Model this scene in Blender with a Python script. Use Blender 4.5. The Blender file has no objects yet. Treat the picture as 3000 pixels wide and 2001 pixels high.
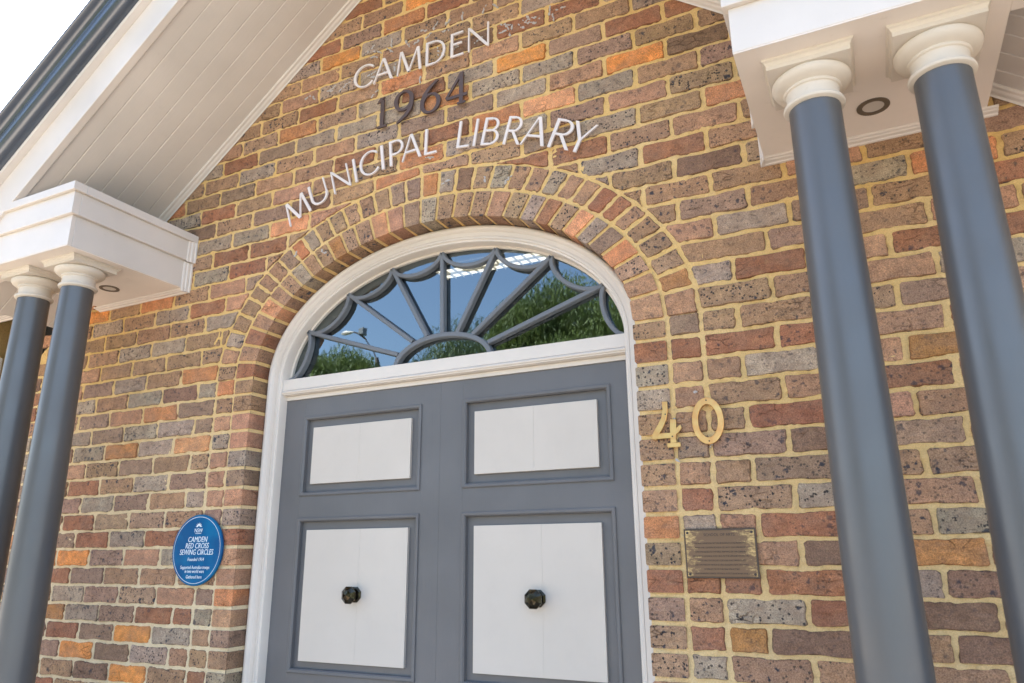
import bpy, bmesh, math, random
import numpy as np
from mathutils import Vector, Matrix
random.seed(7); rng = np.random.default_rng(11)
ZO = 1.9          # height of the survey datum above the footpath
# ---------------------------------------------------------------- camera
sc = bpy.context.scene
col = sc.collection
cd = bpy.data.cameras.new('camera'); cam = bpy.data.objects.new('camera', cd); col.objects.link(cam)
CAM = Vector((1.6133, -2.4555, -0.296 + ZO))
Mc = np.array([[0.8986014, -0.1285489, -0.4195125], [0.438706, 0.2474346, 0.8638942], [-0.0072507, -0.9603392, 0.2787403]])
R = Matrix(((Mc[0][0], -Mc[0][1], -Mc[0][2]), (Mc[1][0], -Mc[1][1], -Mc[1][2]), (Mc[2][0], -Mc[2][1], -Mc[2][2])))
cam.matrix_world = Matrix.Translation(CAM) @ R.to_quaternion().to_matrix().to_4x4()
cd.sensor_width = 36; cd.lens = 2137.8 / 3000 * 36; cd.clip_start = 0.05; cd.clip_end = 600
cd.dof.use_dof = True; cd.dof.focus_distance = 3.1; cd.dof.aperture_fstop = 4.5
sc.camera = cam
# ---------------------------------------------------------------- light
SUN_EL, SUN_AZ = math.radians(50), math.radians(-38)      # sun stands behind the building
w = bpy.data.worlds.new('World'); sc.world = w; w.use_nodes = True
nt = w.node_tree; bg = nt.nodes['Background']
sky = nt.nodes.new('ShaderNodeTexSky'); sky.sky_type = 'NISHITA'; sky.sun_disc = False
sky.sun_elevation = SUN_EL; sky.sun_rotation = SUN_AZ; sky.dust_density = 2.6; sky.air_density = 1.0; sky.ozone_density = 1.0
nt.links.new(sky.outputs[0], bg.inputs[0]); bg.inputs[1].default_value = 0.15
sd = bpy.data.lights.new('sun', 'SUN'); sd.energy = 5.0; sd.angle = math.radians(0.5); sd.color = (1, 0.95, 0.87)
so = bpy.data.objects.new('sun', sd); col.objects.link(so)
sdir = Vector((math.sin(SUN_AZ) * math.cos(SUN_EL), math.cos(SUN_AZ) * math.cos(SUN_EL), math.sin(SUN_EL)))
so.rotation_euler = sdir.to_track_quat('Z', 'Y').to_euler(); so.location = (0, 20, 30)
sc.view_settings.view_transform = 'Standard'; sc.view_settings.look = 'None'
sc.view_settings.gamma = 1; sc.view_settings.use_curve_mapping = False
sc.view_settings.exposure = 2.1
# ---------------------------------------------------------------- helpers
def tag(o, label=None, cat=None, group=None, kind=None):
    if label: o['label'] = label
    if cat: o['category'] = cat
    if group: o['group'] = group
    if kind: o['kind'] = kind
    return o

WORLD = {}       # object name -> world origin (nothing is rotated, so origins simply add up)
def thing(name, loc, label, cat, group=None):
    o = bpy.data.objects.new(name, None); col.objects.link(o)
    o.empty_display_size = 0.1
    loc = Vector((loc[0], loc[1], loc[2] + ZO)); o.location = loc; WORLD[o.name] = loc
    return tag(o, label, cat, group)

class MB:
    """collects faces; coordinates are survey coordinates (z without ZO)"""
    def __init__(s): s.v = []; s.f = []; s.c = []
    def add(s, vs, fs, c=None):
        n = len(s.v); s.v += [tuple(p) for p in vs]; s.f += [tuple(i + n for i in f) for f in fs]
        if c is not None: s.c += [c] * len(vs)
        return s
    def box(s, x0, x1, y0, y1, z0, z1):
        x0, x1 = sorted((x0, x1)); y0, y1 = sorted((y0, y1)); z0, z1 = sorted((z0, z1))
        return s.add([(x0,y0,z0),(x1,y0,z0),(x1,y1,z0),(x0,y1,z0),(x0,y0,z1),(x1,y0,z1),(x1,y1,z1),(x0,y1,z1)],
              [(3,2,1,0),(4,5,6,7),(0,1,5,4),(1,2,6,5),(2,3,7,6),(3,0,4,7)])
    def sweep(s, path, prof, closed=True, caps=True, loop=False):
        """path: list of frames (origin, u, v); prof: list of (a, b) -> origin + a u + b v"""
        n = len(prof); vs = []
        for o, u, v in path:
            o, u, v = Vector(o), Vector(u), Vector(v)
            vs += [o + u * a + v * b for a, b in prof]
        fs = []; m = len(path)
        for i in range(m if loop else m - 1):
            j2 = (i + 1) % m
            for j in range(n if closed else n - 1):
                k = (j + 1) % n
                fs.append((i*n+j, i*n+k, j2*n+k, j2*n+j))
        if caps and not loop and closed: fs += [tuple(range(n))[::-1], tuple(range((m-1)*n, m*n))]
        return s.add(vs, fs)
    def lathe(s, cx, cy, prof, seg=48):
        n = len(prof); vs = []
        for i in range(seg):
            t = 2 * math.pi * i / seg
            vs += [(cx + r * math.cos(t), cy + r * math.sin(t), z) for r, z in prof]
        fs = [(i*n+j, ((i+1)%seg)*n+j, ((i+1)%seg)*n+j+1, i*n+j+1) for i in range(seg) for j in range(n-1)]
        return s.add(vs, fs)
    def build(s, name, mat, parent=None, smooth=False, fix=True, origin=None, bevel=0):
        V = np.array(s.v, dtype=float); V[:, 2] += ZO
        lo, hi = V.min(0), V.max(0)
        o0 = np.array([(lo[0]+hi[0])/2, (lo[1]+hi[1])/2, lo[2]]) if origin is None else np.array(origin) + (0, 0, ZO)
        me = bpy.data.meshes.new(name)
        me.from_pydata((V - o0).tolist(), [], s.f)
        if s.c:
            a = me.color_attributes.new('brick_col', 'FLOAT_COLOR', 'POINT')
            a.data.foreach_set('color', np.array(s.c, dtype=np.float32).ravel())
        if fix or bevel:
            bm = bmesh.new(); bm.from_mesh(me)
            if bevel:
                bmesh.ops.remove_doubles(bm, verts=bm.verts, dist=1e-5)
            bmesh.ops.recalc_face_normals(bm, faces=bm.faces)
            if bevel:
                es = [e for e in bm.edges if len(e.link_faces) == 2 and e.calc_face_angle(0) > 0.6]
                bmesh.ops.bevel(bm, geom=es, offset=bevel, segments=1, affect='EDGES', clamp_overlap=True)
            bm.to_mesh(me); bm.free()
        if smooth:
            me.polygons.foreach_set('use_smooth', [True] * len(me.polygons))
            if smooth != 'all': me.set_sharp_from_angle(angle=math.radians(35))
        me.materials.append(mat)
        ob = bpy.data.objects.new(name, me); col.objects.link(ob)
        if parent is None: ob.location = o0; WORLD[ob.name] = Vector(o0)
        else:
            ob.parent = parent; ob.location = Vector(o0) - WORLD[parent.name]; WORLD[ob.name] = Vector(o0)
        return ob

# ---------------------------------------------------------------- materials
def mat(name, base, rough=0.6, metal=0.0, spec=0.5):
    m = bpy.data.materials.new(name); m.use_nodes = True
    b = m.node_tree.nodes['Principled BSDF']
    b.inputs['Base Color'].default_value = (*base, 1); b.inputs['Roughness'].default_value = rough
    b.inputs['Metallic'].default_value = metal; b.inputs['Specular IOR Level'].default_value = spec
    return m
class N:
    def __init__(s, m): s.t = m.node_tree; s.b = s.t.nodes['Principled BSDF']
    def n(s, typ, **k):
        x = s.t.nodes.new(typ)
        for a, v in k.items(): setattr(x, a, v)
        return x
    def l(s, a, b): s.t.links.new(a, b)
    def pos(s, scale=(1, 1, 1)):
        g = s.n('ShaderNodeNewGeometry'); mp = s.n('ShaderNodeMapping'); mp.inputs['Scale'].default_value = scale
        s.l(g.outputs['Position'], mp.inputs[0]); return mp.outputs[0]
    def noise(s, vec, scale, detail=3, rough=0.5):
        x = s.n('ShaderNodeTexNoise'); x.inputs['Scale'].default_value = scale; x.inputs['Detail'].default_value = detail
        x.inputs['Roughness'].default_value = rough; s.l(vec, x.inputs['Vector']); return x.outputs[0]
    def ramp(s, fac, p0, p1, c0=(0, 0, 0, 1), c1=(1, 1, 1, 1)):
        x = s.n('ShaderNodeValToRGB'); e = x.color_ramp.elements
        e[0].position, e[1].position = p0, p1; e[0].color, e[1].color = c0, c1; s.l(fac, x.inputs[0]); return x.outputs[0]
    def mix(s, fac, a, b, mode='MIX'):
        x = s.n('ShaderNodeMix', data_type='RGBA', blend_type=mode)
        for sock, v in ((x.inputs[0], fac), (x.inputs[6], a), (x.inputs[7], b)):
            if isinstance(v, (int, float)): sock.default_value = v
            elif isinstance(v, tuple): sock.default_value = (*v, 1) if len(v) == 3 else v
            else: s.l(v, sock)
        return x.outputs[2]
    def math(s, op, a, b=0.0):
        x = s.n('ShaderNodeMath', operation=op)
        for sock, v in ((x.inputs[0], a), (x.inputs[1], b)):
            if isinstance(v, (int, float)): sock.default_value = v
            else: s.l(v, sock)
        return x.outputs[0]
    def bump(s, h, strength, dist):
        x = s.n('ShaderNodeBump'); x.inputs['Strength'].default_value = strength; x.inputs['Distance'].default_value = dist
        s.l(h, x.inputs['Height']); s.l(x.outputs[0], s.b.inputs['Normal'])

def paint(name, base, rough, grime=0.25, grime_col=(0.30, 0.24, 0.17), bump=0.15, var=0.06, grain=(60, 60, 60), gr=(0.62, 0.80)):
    m = mat(name, base, rough); k = N(m); p = k.pos()
    v = k.noise(p, 3.0, 4); c = k.mix(k.math('MULTIPLY', k.ramp(v, 0.3, 0.7), 1.0), tuple(x*(1-var) for x in base), tuple(min(1, x*(1+var)) for x in base))
    g = k.ramp(k.noise(p, 14, 6, 0.7), *gr)
    c = k.mix(k.math('MULTIPLY', g, grime), c, grime_col)
    k.l(c, k.b.inputs['Base Color'])
    k.l(k.ramp(k.noise(p, 9, 3), 0.2, 0.8, (rough*0.8,)*3 + (1,), (min(1, rough*1.2),)*3 + (1,)), k.b.inputs['Roughness'])
    k.bump(k.noise(k.pos(grain), 1.0, 5, 0.65), bump, 0.002)
    return m

M_CREAM = paint('cream_trim_paint', (0.68, 0.63, 0.58), 0.45, 0.18)
M_CAP = paint('capital_cream_paint', (0.66, 0.60, 0.52), 0.5, 0.55, (0.42, 0.33, 0.2), 0.35)
M_SOFFIT = paint('soffit_board_paint', (0.685, 0.635, 0.58), 0.5, 0.12, bump=0.3, grain=(12, 90, 12))
M_PANEL = paint('soffit_panel_paint', (0.80, 0.72, 0.64), 0.5, 0.3, bump=0.2)
M_WHITE = paint('barge_white_paint', (0.73, 0.665, 0.60), 0.4, 0.1)
M_FRAME = paint('door_frame_paint', (0.73, 0.66, 0.585), 0.4, 0.12)
M_DOOR = paint('door_grey_paint', (0.145, 0.142, 0.145), 0.42, 0.10, (0.2, 0.18, 0.15), 0.35, 0.10, (160, 160, 9))
M_BOARD = paint('panel_board_paint', (0.645, 0.575, 0.50), 0.42, 0.12, (0.45, 0.40, 0.35), bump=0.25, var=0.035, grain=(70, 70, 12), gr=(0.5, 0.85))
M_COL = paint('column_grey_paint', (0.122, 0.124, 0.127), 0.37, 0.0, (0.16, 0.15, 0.14), 0.12, 0.05, (90, 90, 30)); M_COL.node_tree.nodes['Principled BSDF'].inputs['Metallic'].default_value = 0.3
M_GUT = paint('gutter_grey_paint', (0.15, 0.165, 0.19), 0.24, 0.04, (0.2, 0.2, 0.2), 0.02); M_GUT.node_tree.nodes['Principled BSDF'].inputs['Metallic'].default_value = 0.7
M_BAR = paint('glazing_bar_grey_paint', (0.165, 0.175, 0.19), 0.45, 0.1, (0.25, 0.2, 0.15), 0.2)
M_LET = paint('letter_white_paint', (0.78, 0.70, 0.66), 0.4, 0.08, bump=0.03)
M_BRONZE = paint('dark_bronze', (0.092, 0.056, 0.045), 0.42, 0.5, (0.13, 0.075, 0.075), 0.2)
M_ROOF = paint('roof_sheet_grey', (0.12, 0.13, 0.15), 0.4)
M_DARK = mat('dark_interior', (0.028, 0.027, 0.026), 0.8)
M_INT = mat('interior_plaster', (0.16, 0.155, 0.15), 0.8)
M_RING = mat('downlight_ring', (0.13, 0.10, 0.07), 0.5)
M_RUBBER = mat('downlight_lens', (0.55, 0.50, 0.44), 0.5)
M_INK = mat('white_print', (0.82, 0.88, 0.92), 0.35)
M_INKB = mat('dark_print', (0.045, 0.032, 0.028), 0.5)
M_KNOB = mat('knob_bronze', (0.055, 0.045, 0.030), 0.14, 0.85)
k = N(M_KNOB); k.l(k.mix(k.ramp(k.noise(k.pos(), 60, 3), .45, .65), (0.045, 0.036, 0.022), (0.09, 0.082, 0.06)), k.b.inputs['Base Color'])
M_BLUE = mat('blue_enamel', (0.002, 0.095, 0.27), 0.3, spec=0.25)
k = N(M_BLUE); k.l(k.mix(k.ramp(k.noise(k.pos(), 7, 3), .42, .62), (0.001, 0.09, 0.25), (0.001, 0.145, 0.33)), k.b.inputs['Base Color'])
M_BRASS = mat('polished_brass', (0.80, 0.50, 0.22), 0.32, 0.9)
k = N(M_BRASS); k.l(k.mix(k.ramp(k.noise(k.pos(), 22, 3), .4, .65), (0.80, 0.40, 0.15), (0.86, 0.56, 0.23)), k.b.inputs['Base Color'])
M_PLATE = mat('tarnished_brass', (0.25, 0.17, 0.09), 0.5, 0.45)
k = N(M_PLATE); p = k.pos((1, 1, 2.2)); g = k.n('ShaderNodeNewGeometry'); sx = k.n('ShaderNodeSeparateXYZ'); k.l(g.outputs['Position'], sx.inputs[0])
e = k.math('MULTIPLY', k.math('ABSOLUTE', k.math('SUBTRACT', sx.outputs[0], 1.153)), 3.2)     # rubbed bright towards the side edges
ez = k.math('MULTIPLY', k.math('MAXIMUM', k.math('SUBTRACT', sx.outputs[2], ZO - 0.285), 0.0), 1.6)
f = k.ramp(k.math('ADD', k.math('ADD', k.noise(p, 40, 6, .8), e), ez), .78, .98)
k.l(k.mix(f, (0.20, 0.125, 0.075), (0.78, 0.56, 0.24)), k.b.inputs['Base Color'])
M_PLATEB = mat('plaque_border_bronze', (0.10, 0.075, 0.06), 0.45, 0.6)

def brick_material():
    m = mat('speckled_clay_brick', (0.3, 0.2, 0.1), 0.85, spec=0.25); k = N(m)
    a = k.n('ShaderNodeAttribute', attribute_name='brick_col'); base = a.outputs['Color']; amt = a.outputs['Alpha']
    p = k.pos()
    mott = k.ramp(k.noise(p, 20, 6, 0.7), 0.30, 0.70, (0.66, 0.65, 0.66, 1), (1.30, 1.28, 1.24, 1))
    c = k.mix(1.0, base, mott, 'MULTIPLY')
    # streaks of a second firing colour
    c = k.mix(k.math('MULTIPLY', k.ramp(k.noise(k.pos((1, 1, 1.5)), 9, 4), 0.42, 0.64), 0.8), c, k.mix(0.5, c, (0.33, 0.21, 0.15)))
    sand = k.ramp(k.noise(p, 260, 3, 0.7), 0.33, 0.67, (0.60, 0.58, 0.57, 1), (1.38, 1.36, 1.32, 1))
    c = k.mix(1.0, c, sand, 'MULTIPLY')
    def spots(scale, r, thr, soft):
        v = k.n('ShaderNodeTexVoronoi'); v.inputs['Scale'].default_value = scale; v.inputs['Randomness'].default_value = 1
        dn = k.n('ShaderNodeTexNoise'); dn.inputs['Scale'].default_value = scale * 2.3; dn.inputs['Detail'].default_value = 2; k.l(p, dn.inputs['Vector'])
        ad = k.n('ShaderNodeVectorMath', operation='SCALE'); ad.inputs['Scale'].default_value = 0.9 / scale; k.l(dn.outputs['Color'], ad.inputs[0])
        a2 = k.n('ShaderNodeVectorMath', operation='ADD'); k.l(p, a2.inputs[0]); k.l(ad.outputs[0], a2.inputs[1])
        k.l(a2.outputs[0], v.inputs['Vector'])
        sp = k.n('ShaderNodeSeparateColor'); k.l(v.outputs['Color'], sp.inputs[0])
        rr = k.math('MULTIPLY', k.math('GREATER_THAN', sp.outputs[0], thr), k.math('MULTIPLY', k.math('ADD', sp.outputs[1], 0.35), r))
        d = k.math('SUBTRACT', rr, v.outputs['Distance'])
        return k.ramp(k.math('MULTIPLY', d, soft), 0.0, 1.0)
    f1 = spots(120, 0.46, 0.55, 6.0); f2 = spots(36, 0.42, 0.66, 7.0)
    c = k.mix(k.math('MULTIPLY', f1, k.math('MULTIPLY', amt, 0.95)), c, (0.055, 0.045, 0.042))
    c = k.mix(k.math('MULTIPLY', f2, k.math('MINIMUM', k.math('MULTIPLY', amt, 1.1), 0.9)), c, (0.035, 0.042, 0.060))
    # firing cracks and creases
    cn = k.n('ShaderNodeTexNoise'); cn.inputs['Scale'].default_value = 22; cn.inputs['Detail'].default_value = 4; k.l(p, cn.inputs['Vector'])
    cs = k.n('ShaderNodeVectorMath', operation='SCALE'); cs.inputs['Scale'].default_value = 0.055; k.l(cn.outputs['Color'], cs.inputs[0])
    ca = k.n('ShaderNodeVectorMath', operation='ADD'); k.l(k.pos((1, 1, 2.4)), ca.inputs[0]); k.l(cs.outputs[0], ca.inputs[1])
    cv = k.n('ShaderNodeTexVoronoi', feature='DISTANCE_TO_EDGE'); cv.inputs['Scale'].default_value = 15; k.l(ca.outputs[0], cv.inputs['Vector'])
    crack = k.math('MULTIPLY', k.ramp(cv.outputs['Distance'], 0.012, 0.05, (1, 1, 1, 1), (0, 0, 0, 1)), k.ramp(k.noise(p, 9, 3), 0.55, 0.66))
    c = k.mix(k.math('MULTIPLY', crack, 0.5), c, k.mix(1.0, c, (0.30, 0.26, 0.24), 'MULTIPLY'))
    # film of mortar wiped over the face
    wipe = k.ramp(k.noise(p, 38, 7, 0.78), 0.56, 0.86)
    c = k.mix(k.math('MULTIPLY', wipe, 0.5), c, (0.68, 0.48, 0.25))
    k.l(c, k.b.inputs['Base Color'])
    h = k.math('ADD', k.noise(p, 45, 6, 0.7), k.math('MULTIPLY', k.noise(k.pos((1, 1, 3)), 18, 4), 0.9)); h = k.math('SUBTRACT', h, k.math('MULTIPLY', crack, 0.5))
    k.bump(h, 1.0, 0.009)
    return m
M_BRICK = brick_material()
M_MORTAR = mat('sandy_yellow_mortar', (0.7, 0.48, 0.24), 0.92, spec=0.15)
k = N(M_MORTAR); p = k.pos()
c = k.mix(k.ramp(k.noise(p, 2.2, 4, .6), .35, .68), (0.84, 0.56, 0.215), (0.88, 0.63, 0.31))
sx = k.n('ShaderNodeSeparateXYZ'); k.l(p, sx.inputs[0])
# mortar grows paler towards the lower courses, less so on the right
low = k.ramp(k.math('ADD', k.math('MULTIPLY', k.math('SUBTRACT', ZO + 0.9, sx.outputs[2]), 0.5), k.math('MULTIPLY', k.noise(p, 1.3, 3), 0.5)), 0.35, 0.95)
lx_ = k.ramp(sx.outputs[0], 0.0, 1.0, (1, 1, 1, 1), (.25, .25, .25, 1))
c = k.mix(k.math('MULTIPLY', k.math('MULTIPLY', low, 0.85), lx_), c, (0.88, 0.75, 0.53))
c = k.mix(k.ramp(k.noise(p, 260, 3, .6), .35, .7), c, k.mix(1.0, c, (0.80, 0.78, 0.74), 'MULTIPLY'))
c = k.mix(k.math('MULTIPLY', k.ramp(k.noise(p, 30, 5, .7), .62, .74), .5), c, (0.28, 0.20, 0.12))
k.l(c, k.b.inputs['Base Color']); k.bump(k.math('ADD', k.noise(p, 120, 5, .7), k.noise(p, 40, 4)), 0.9, 0.006)
M_RESIDUE = mat('old_paint_residue', (0.50, 0.46, 0.43), 0.85)

def ground_mat(name, a, b, scale=40):
    m = mat(name, a, 0.9); k = N(m); p = k.pos()
    k.l(k.mix(k.ramp(k.noise(p, scale, 5, .6), .3, .7), a, b), k.b.inputs['Base Color']); k.bump(k.noise(p, scale * 4, 4), .4, .004); return m
M_PAVE = ground_mat('pale_concrete_paving', (0.42, 0.35, 0.27), (0.50, 0.42, 0.33), 6)
M_ROAD = ground_mat('asphalt', (0.05, 0.05, 0.052), (0.075, 0.073, 0.07), 30)
M_GRASS = ground_mat('verge_grass', (0.05, 0.08, 0.025), (0.09, 0.11, 0.04), 5)
M_EARTH = ground_mat('open_ground', (0.16, 0.15, 0.09), (0.22, 0.19, 0.12), 1)
M_LINE = mat('road_line_paint', (0.75, 0.75, 0.72), 0.7)
M_BARK = ground_mat('bark', (0.10, 0.075, 0.055), (0.17, 0.13, 0.10), 12)
def leaf_mat(name, a, b):
    m = mat(name, a, 0.55); k = N(m); p = k.pos()
    c = k.mix(k.ramp(k.noise(p, 1.6, 4), .35, .65), a, b); k.l(c, k.b.inputs['Base Color'])
    tr = k.n('ShaderNodeBsdfTranslucent'); k.l(c, tr.inputs[0]); mx = k.n('ShaderNodeMixShader'); mx.inputs[0].default_value = 0.35
    k.l(k.b.outputs[0], mx.inputs[1]); k.l(tr.outputs[0], mx.inputs[2]); k.l(mx.outputs[0], k.t.nodes['Material Output'].inputs[0]); return m
M_LEAF = leaf_mat('willow_leaf', (0.145, 0.195, 0.042), (0.07, 0.11, 0.026))
M_LEAF2 = leaf_mat('dark_leaf', (0.10, 0.14, 0.04), (0.05, 0.08, 0.022))
M_GLASS = bpy.data.materials.new('window_glass'); M_GLASS.use_nodes = True
t = M_GLASS.node_tree; t.nodes.clear()
o_ = t.nodes.new('ShaderNodeOutputMaterial'); mx = t.nodes.new('ShaderNodeMixShader'); tr = t.nodes.new('ShaderNodeBsdfTransparent'); gl = t.nodes.new('ShaderNodeBsdfGlossy')
gl.inputs['Roughness'].default_value = 0.0; gl.inputs[0].default_value = (0.78, 0.93, 1, 1); tr.inputs[0].default_value = (0.80, 0.84, 0.84, 1)
fr = t.nodes.new('ShaderNodeFresnel'); fr.inputs[0].default_value = 1.75
ml = t.nodes.new('ShaderNodeMath'); ml.operation = 'MULTIPLY'; ml.inputs[1].default_value = 2.7; ml.use_clamp = True    # two faces of an old, slightly coated pane
t.links.new(fr.outputs[0], ml.inputs[0]); t.links.new(ml.outputs[0], mx.inputs[0]); t.links.new(tr.outputs[0], mx.inputs[1]); t.links.new(gl.outputs[0], mx.inputs[2]); t.links.new(mx.outputs[0], o_.inputs[0])
g_ = t.nodes.new('ShaderNodeNewGeometry'); wn_ = t.nodes.new('ShaderNodeTexNoise'); wn_.inputs['Scale'].default_value = 4; wb_ = t.nodes.new('ShaderNodeBump'); wb_.inputs['Strength'].default_value = .5; wb_.inputs['Distance'].default_value = .0012
t.links.new(g_.outputs['Position'], wn_.inputs['Vector']); t.links.new(wn_.outputs[0], wb_.inputs['Height']); t.links.new(wb_.outputs[0], gl.inputs['Normal'])
M_TUBE = mat('fluorescent_louvre', (0.9, 0.88, 0.8), 0.5); b = M_TUBE.node_tree.nodes['Principled BSDF']
b.inputs['Emission Color'].default_value = (1, 0.93, 0.78, 1); b.inputs['Emission Strength'].default_value = 0.40

# ---------------------------------------------------------------- ground
def sheet(name, x0, x1, y0, y1, z, m, kind='structure'):
    return tag(MB().add([(x0, y0, z), (x1, y0, z), (x1, y1, z), (x0, y1, z)], [(0, 1, 2, 3)]).build(name, m, fix=False), kind=kind)
sheet('ground', -300, 300, -300, 300, -1.92, M_EARTH)
sheet('pavement', -60, 60, -6.6, 0.0, -1.90, M_PAVE)
tag(MB().box(-60, 60, -6.75, -6.6, -2.05, -1.90).build('kerb', M_PAVE), kind='structure')
sheet('road', -60, 60, -15.0, -6.75, -1.915, M_ROAD)
for i in range(12):
    tag(sheet('road_line', -30 + i * 5, -27.5 + i * 5, -10.95, -10.83, -1.911, M_LINE))
sheet('grass_verge', -60, 60, -60, -15.0, -1.91, M_GRASS)
tag(MB().box(-4.2, 4.2, -1.0, 0.0, -1.9, -1.70).build('porch_floor', M_PAVE, bevel=.008), kind='structure')
tag(MB().box(-2.4, 2.4, -1.34, -1.003, -1.9, -1.80).build('porch_step', M_PAVE, bevel=.008), kind='structure')

# ---------------------------------------------------------------- brick wall
CX, A0, B0, ZS = -0.005, 0.915, 0.592, 0.50        # opening: semi-ellipse over straight jambs
def ell(d, t): return (CX + (A0 + d) * math.cos(t), ZS + (B0 + d) * math.sin(t))
PAL = {'g': ((.375, .295, .225), .8), 'b': ((.375, .230, .138), .8), 's': ((.38, .245, .155), 1.35), 'r': ((.335, .150, .085), .5),
       'O': ((.70, .285, .085), .08), 'o': ((.54, .235, .11), .25), 'q': ((.66, .315, .165), .12), 'm': ((.325, .212, .152), .65),
       'p': ((.46, .255, .16), .4), 'u': ((.44, .215, .085), .35), 'd': ((.235, .142, .095), .55)}
BC = [(t[0], int(t[1:].split(',')[0]) / 100, int(t.split(',')[1]) / 100) for t in """r-203,-13 s-179,-13 s-154,-13 b-131,-14 m-109,-14 g-97,-14 m-209,-22 r-190,-22 g-165,-22 r-143,-22 r-96,-22 O-204,-30 m-179,-30 p-153,-30 b-136,-30 p-97,-30 r-211,-39 m-191,-39 b-166,-39 b-141,-39 p-97,-38 g-203,-47 m-178,-47 s-154,-47 p-128,-47 m-110,-47 o-97,-47 u-211,-55 g-191,-55 m-166,-55 r-141,-55 r-122,-56 g-110,-55 p-97,-55 r-202,-64 m-178,-64 O-153,-64 g-128,-64 b-109,-64 m-97,-64 m-210,-72 O-191,-72 d-165,-72 g-139,-72 b-120,-72 b-109,-72 b-97,-72 b-204,-81 d-177,-81 O-152,-81 b-128,-80 r-109,-80 g-96,-79 r-211,-87 b-186,-86 b-211,80 b-191,79 b-203,73 g-178,72 g-153,72 b-130,71 b-106,68 p-212,64 b-191,64 b-166,64 b-142,65 b-122,64 p-108,64 b-97,64 m-204,55 g-179,55 b-154,55 o-129,56 m-111,56 p-97,56 g-212,47 b-191,47 g-165,47 d-141,47 g-122,47 o-110,47 b-98,47 m-204,39 p-179,39 o-154,39 m-129,39 b-110,38 b-97,38 g-211,30 m-191,29 g-166,30 g-141,30 m-122,30 p-110,30 p-98,30 g-203,21 u-178,21 g-152,21 q-127,21 g-109,21 p-98,21 p-210,13 b-190,13 m-165,12 b-140,13 b-122,12 p-110,12 g-98,12 r-203,4 b-178,4 g-152,4 m-127,4 p-109,3 m-98,4 m-210,-4 g-189,-4 m-165,-5 b-140,-5 g-121,-5 p-110,-5 p-98,-5 o96,-22 g109,-20 p122,-20 s96,-30 r96,-39 r108,-40 r121,-40 m96,-47 b109,-47 g121,-47 s97,-56 r109,-55 u122,-56 s97,-64 g109,-64 b121,-64 r96,38 r108,38 r126,36 g96,30 b109,30 b121,30 g132,30 g96,21 b109,21 b126,21 b96,12 b109,12 b121,13 r131,12 b96,3 m109,3 m124,3 b96,-5 b109,-5 b122,-5 m130,-5 b96,-14 r110,-13 s124,-13 g146,30 b137,22 b146,21 r142,13 d145,3 m136,4 m141,-5 g143,-13 b172,29 u183,29 r177,21 o189,21 b172,12 b183,12 m179,3 r173,-5 s183,-5 b178,-13 r189,-13 r141,-22 g135,-30 d146,-30 r140,-39 g133,-47 r145,-47 d139,-55 b133,-64 b145,-63 r172,-22 g182,-22 u180,-30 b173,-39 d184,-39 d179,-47 s173,-56 d184,-56 b178,-62 g179,88 b144,92 b171,82 b182,81 g144,82 b178,73 m145,73 p171,64 r183,65 r143,64 p178,56 r189,56 b146,56 d172,47 m183,47 b144,48 b178,38 o189,39 r146,39 b210,73 r210,65 b209,56 r211,79 b98,106 b111,99 b132,96 m122,90 r97,100 g106,90 p114,82 g132,81 p113,73 b127,73 g119,64 r132,65 b127,56 b120,48 s132,48 r126,41 g57,201 r44,203 r72,195 b86,185 g104,183 r119,176 r52,194 b60,187 r97,178 m71,178 m88,168 b112,169 b128,169 O98,160 O50,176 g61,168 p73,160 g85,151 b111,150 d122,156 s123,142 q60,151 g51,157 m75,144 p98,143 b109,134 o130,133 g86,133 s97,125 p122,125 b131,116 r72,125 r109,117 r54,127 p55,143 m55,134 g85,117 d122,110 r-43,234 b-53,229 b-29,228 O-8,227 o-16,220 r8,218 m-42,220 b-3,212 g-27,211 r-66,220 O-52,210 g-76,211 p-65,202 b-44,201 b-88,202 p-76,194 g-54,193 o-16,185 r-65,185 b-40,184 b-99,193 g-33,176 b-90,185 o-77,176 s-52,177 g-65,168 m-90,171 g-42,168 g-14,167 p-51,159 g-27,160 m-1,159 m23,158 b-77,161 r8,152 b9,185 g21,180 r-1,177 o15,167 g32,166 g39,160 o34,153 o-1,143 g16,143 r-34,152 p35,185 O39,177 b-121,162 b-134,162 m-110,150 g-144,158 r-126,142 b-140,151 g-152,142 d-139,134 b-114,133 g-106,122 g-126,124 r-114,116 b-135,115 g-126,107 r-106,107 p-115,98 b-138,98 r-122,91 o-163,97 O-209,98 b-187,98 g-148,90 b-173,90 b-141,82 g-119,81 g-198,90 b-165,81 p-190,83 p-90,148 b-67,147 b-95,142 p-77,140 q-76,123 m-88,131 g-95,124 r-89,116 o-16,134 b-37,133 p-57,125""".split()]
def pick(x, z):
    best, bd = None, 1e9
    for c, a, b in BC:
        if abs(b - z) < 0.047 and abs(a - x) < bd: best, bd = c, abs(a - x)
    if bd < 0.075: return best
    return random.choices('gbsrompdO', [16, 34, 14, 6, 5, 12, 13, 3, 2])[0]
def bcol(c):
    b, a = PAL[c]; k = random.uniform(1.03, 1.30)
    return tuple(max(0, v * k * random.uniform(.96, 1.04)) for v in b) + (a * random.uniform(.35, 1.35),)
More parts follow.
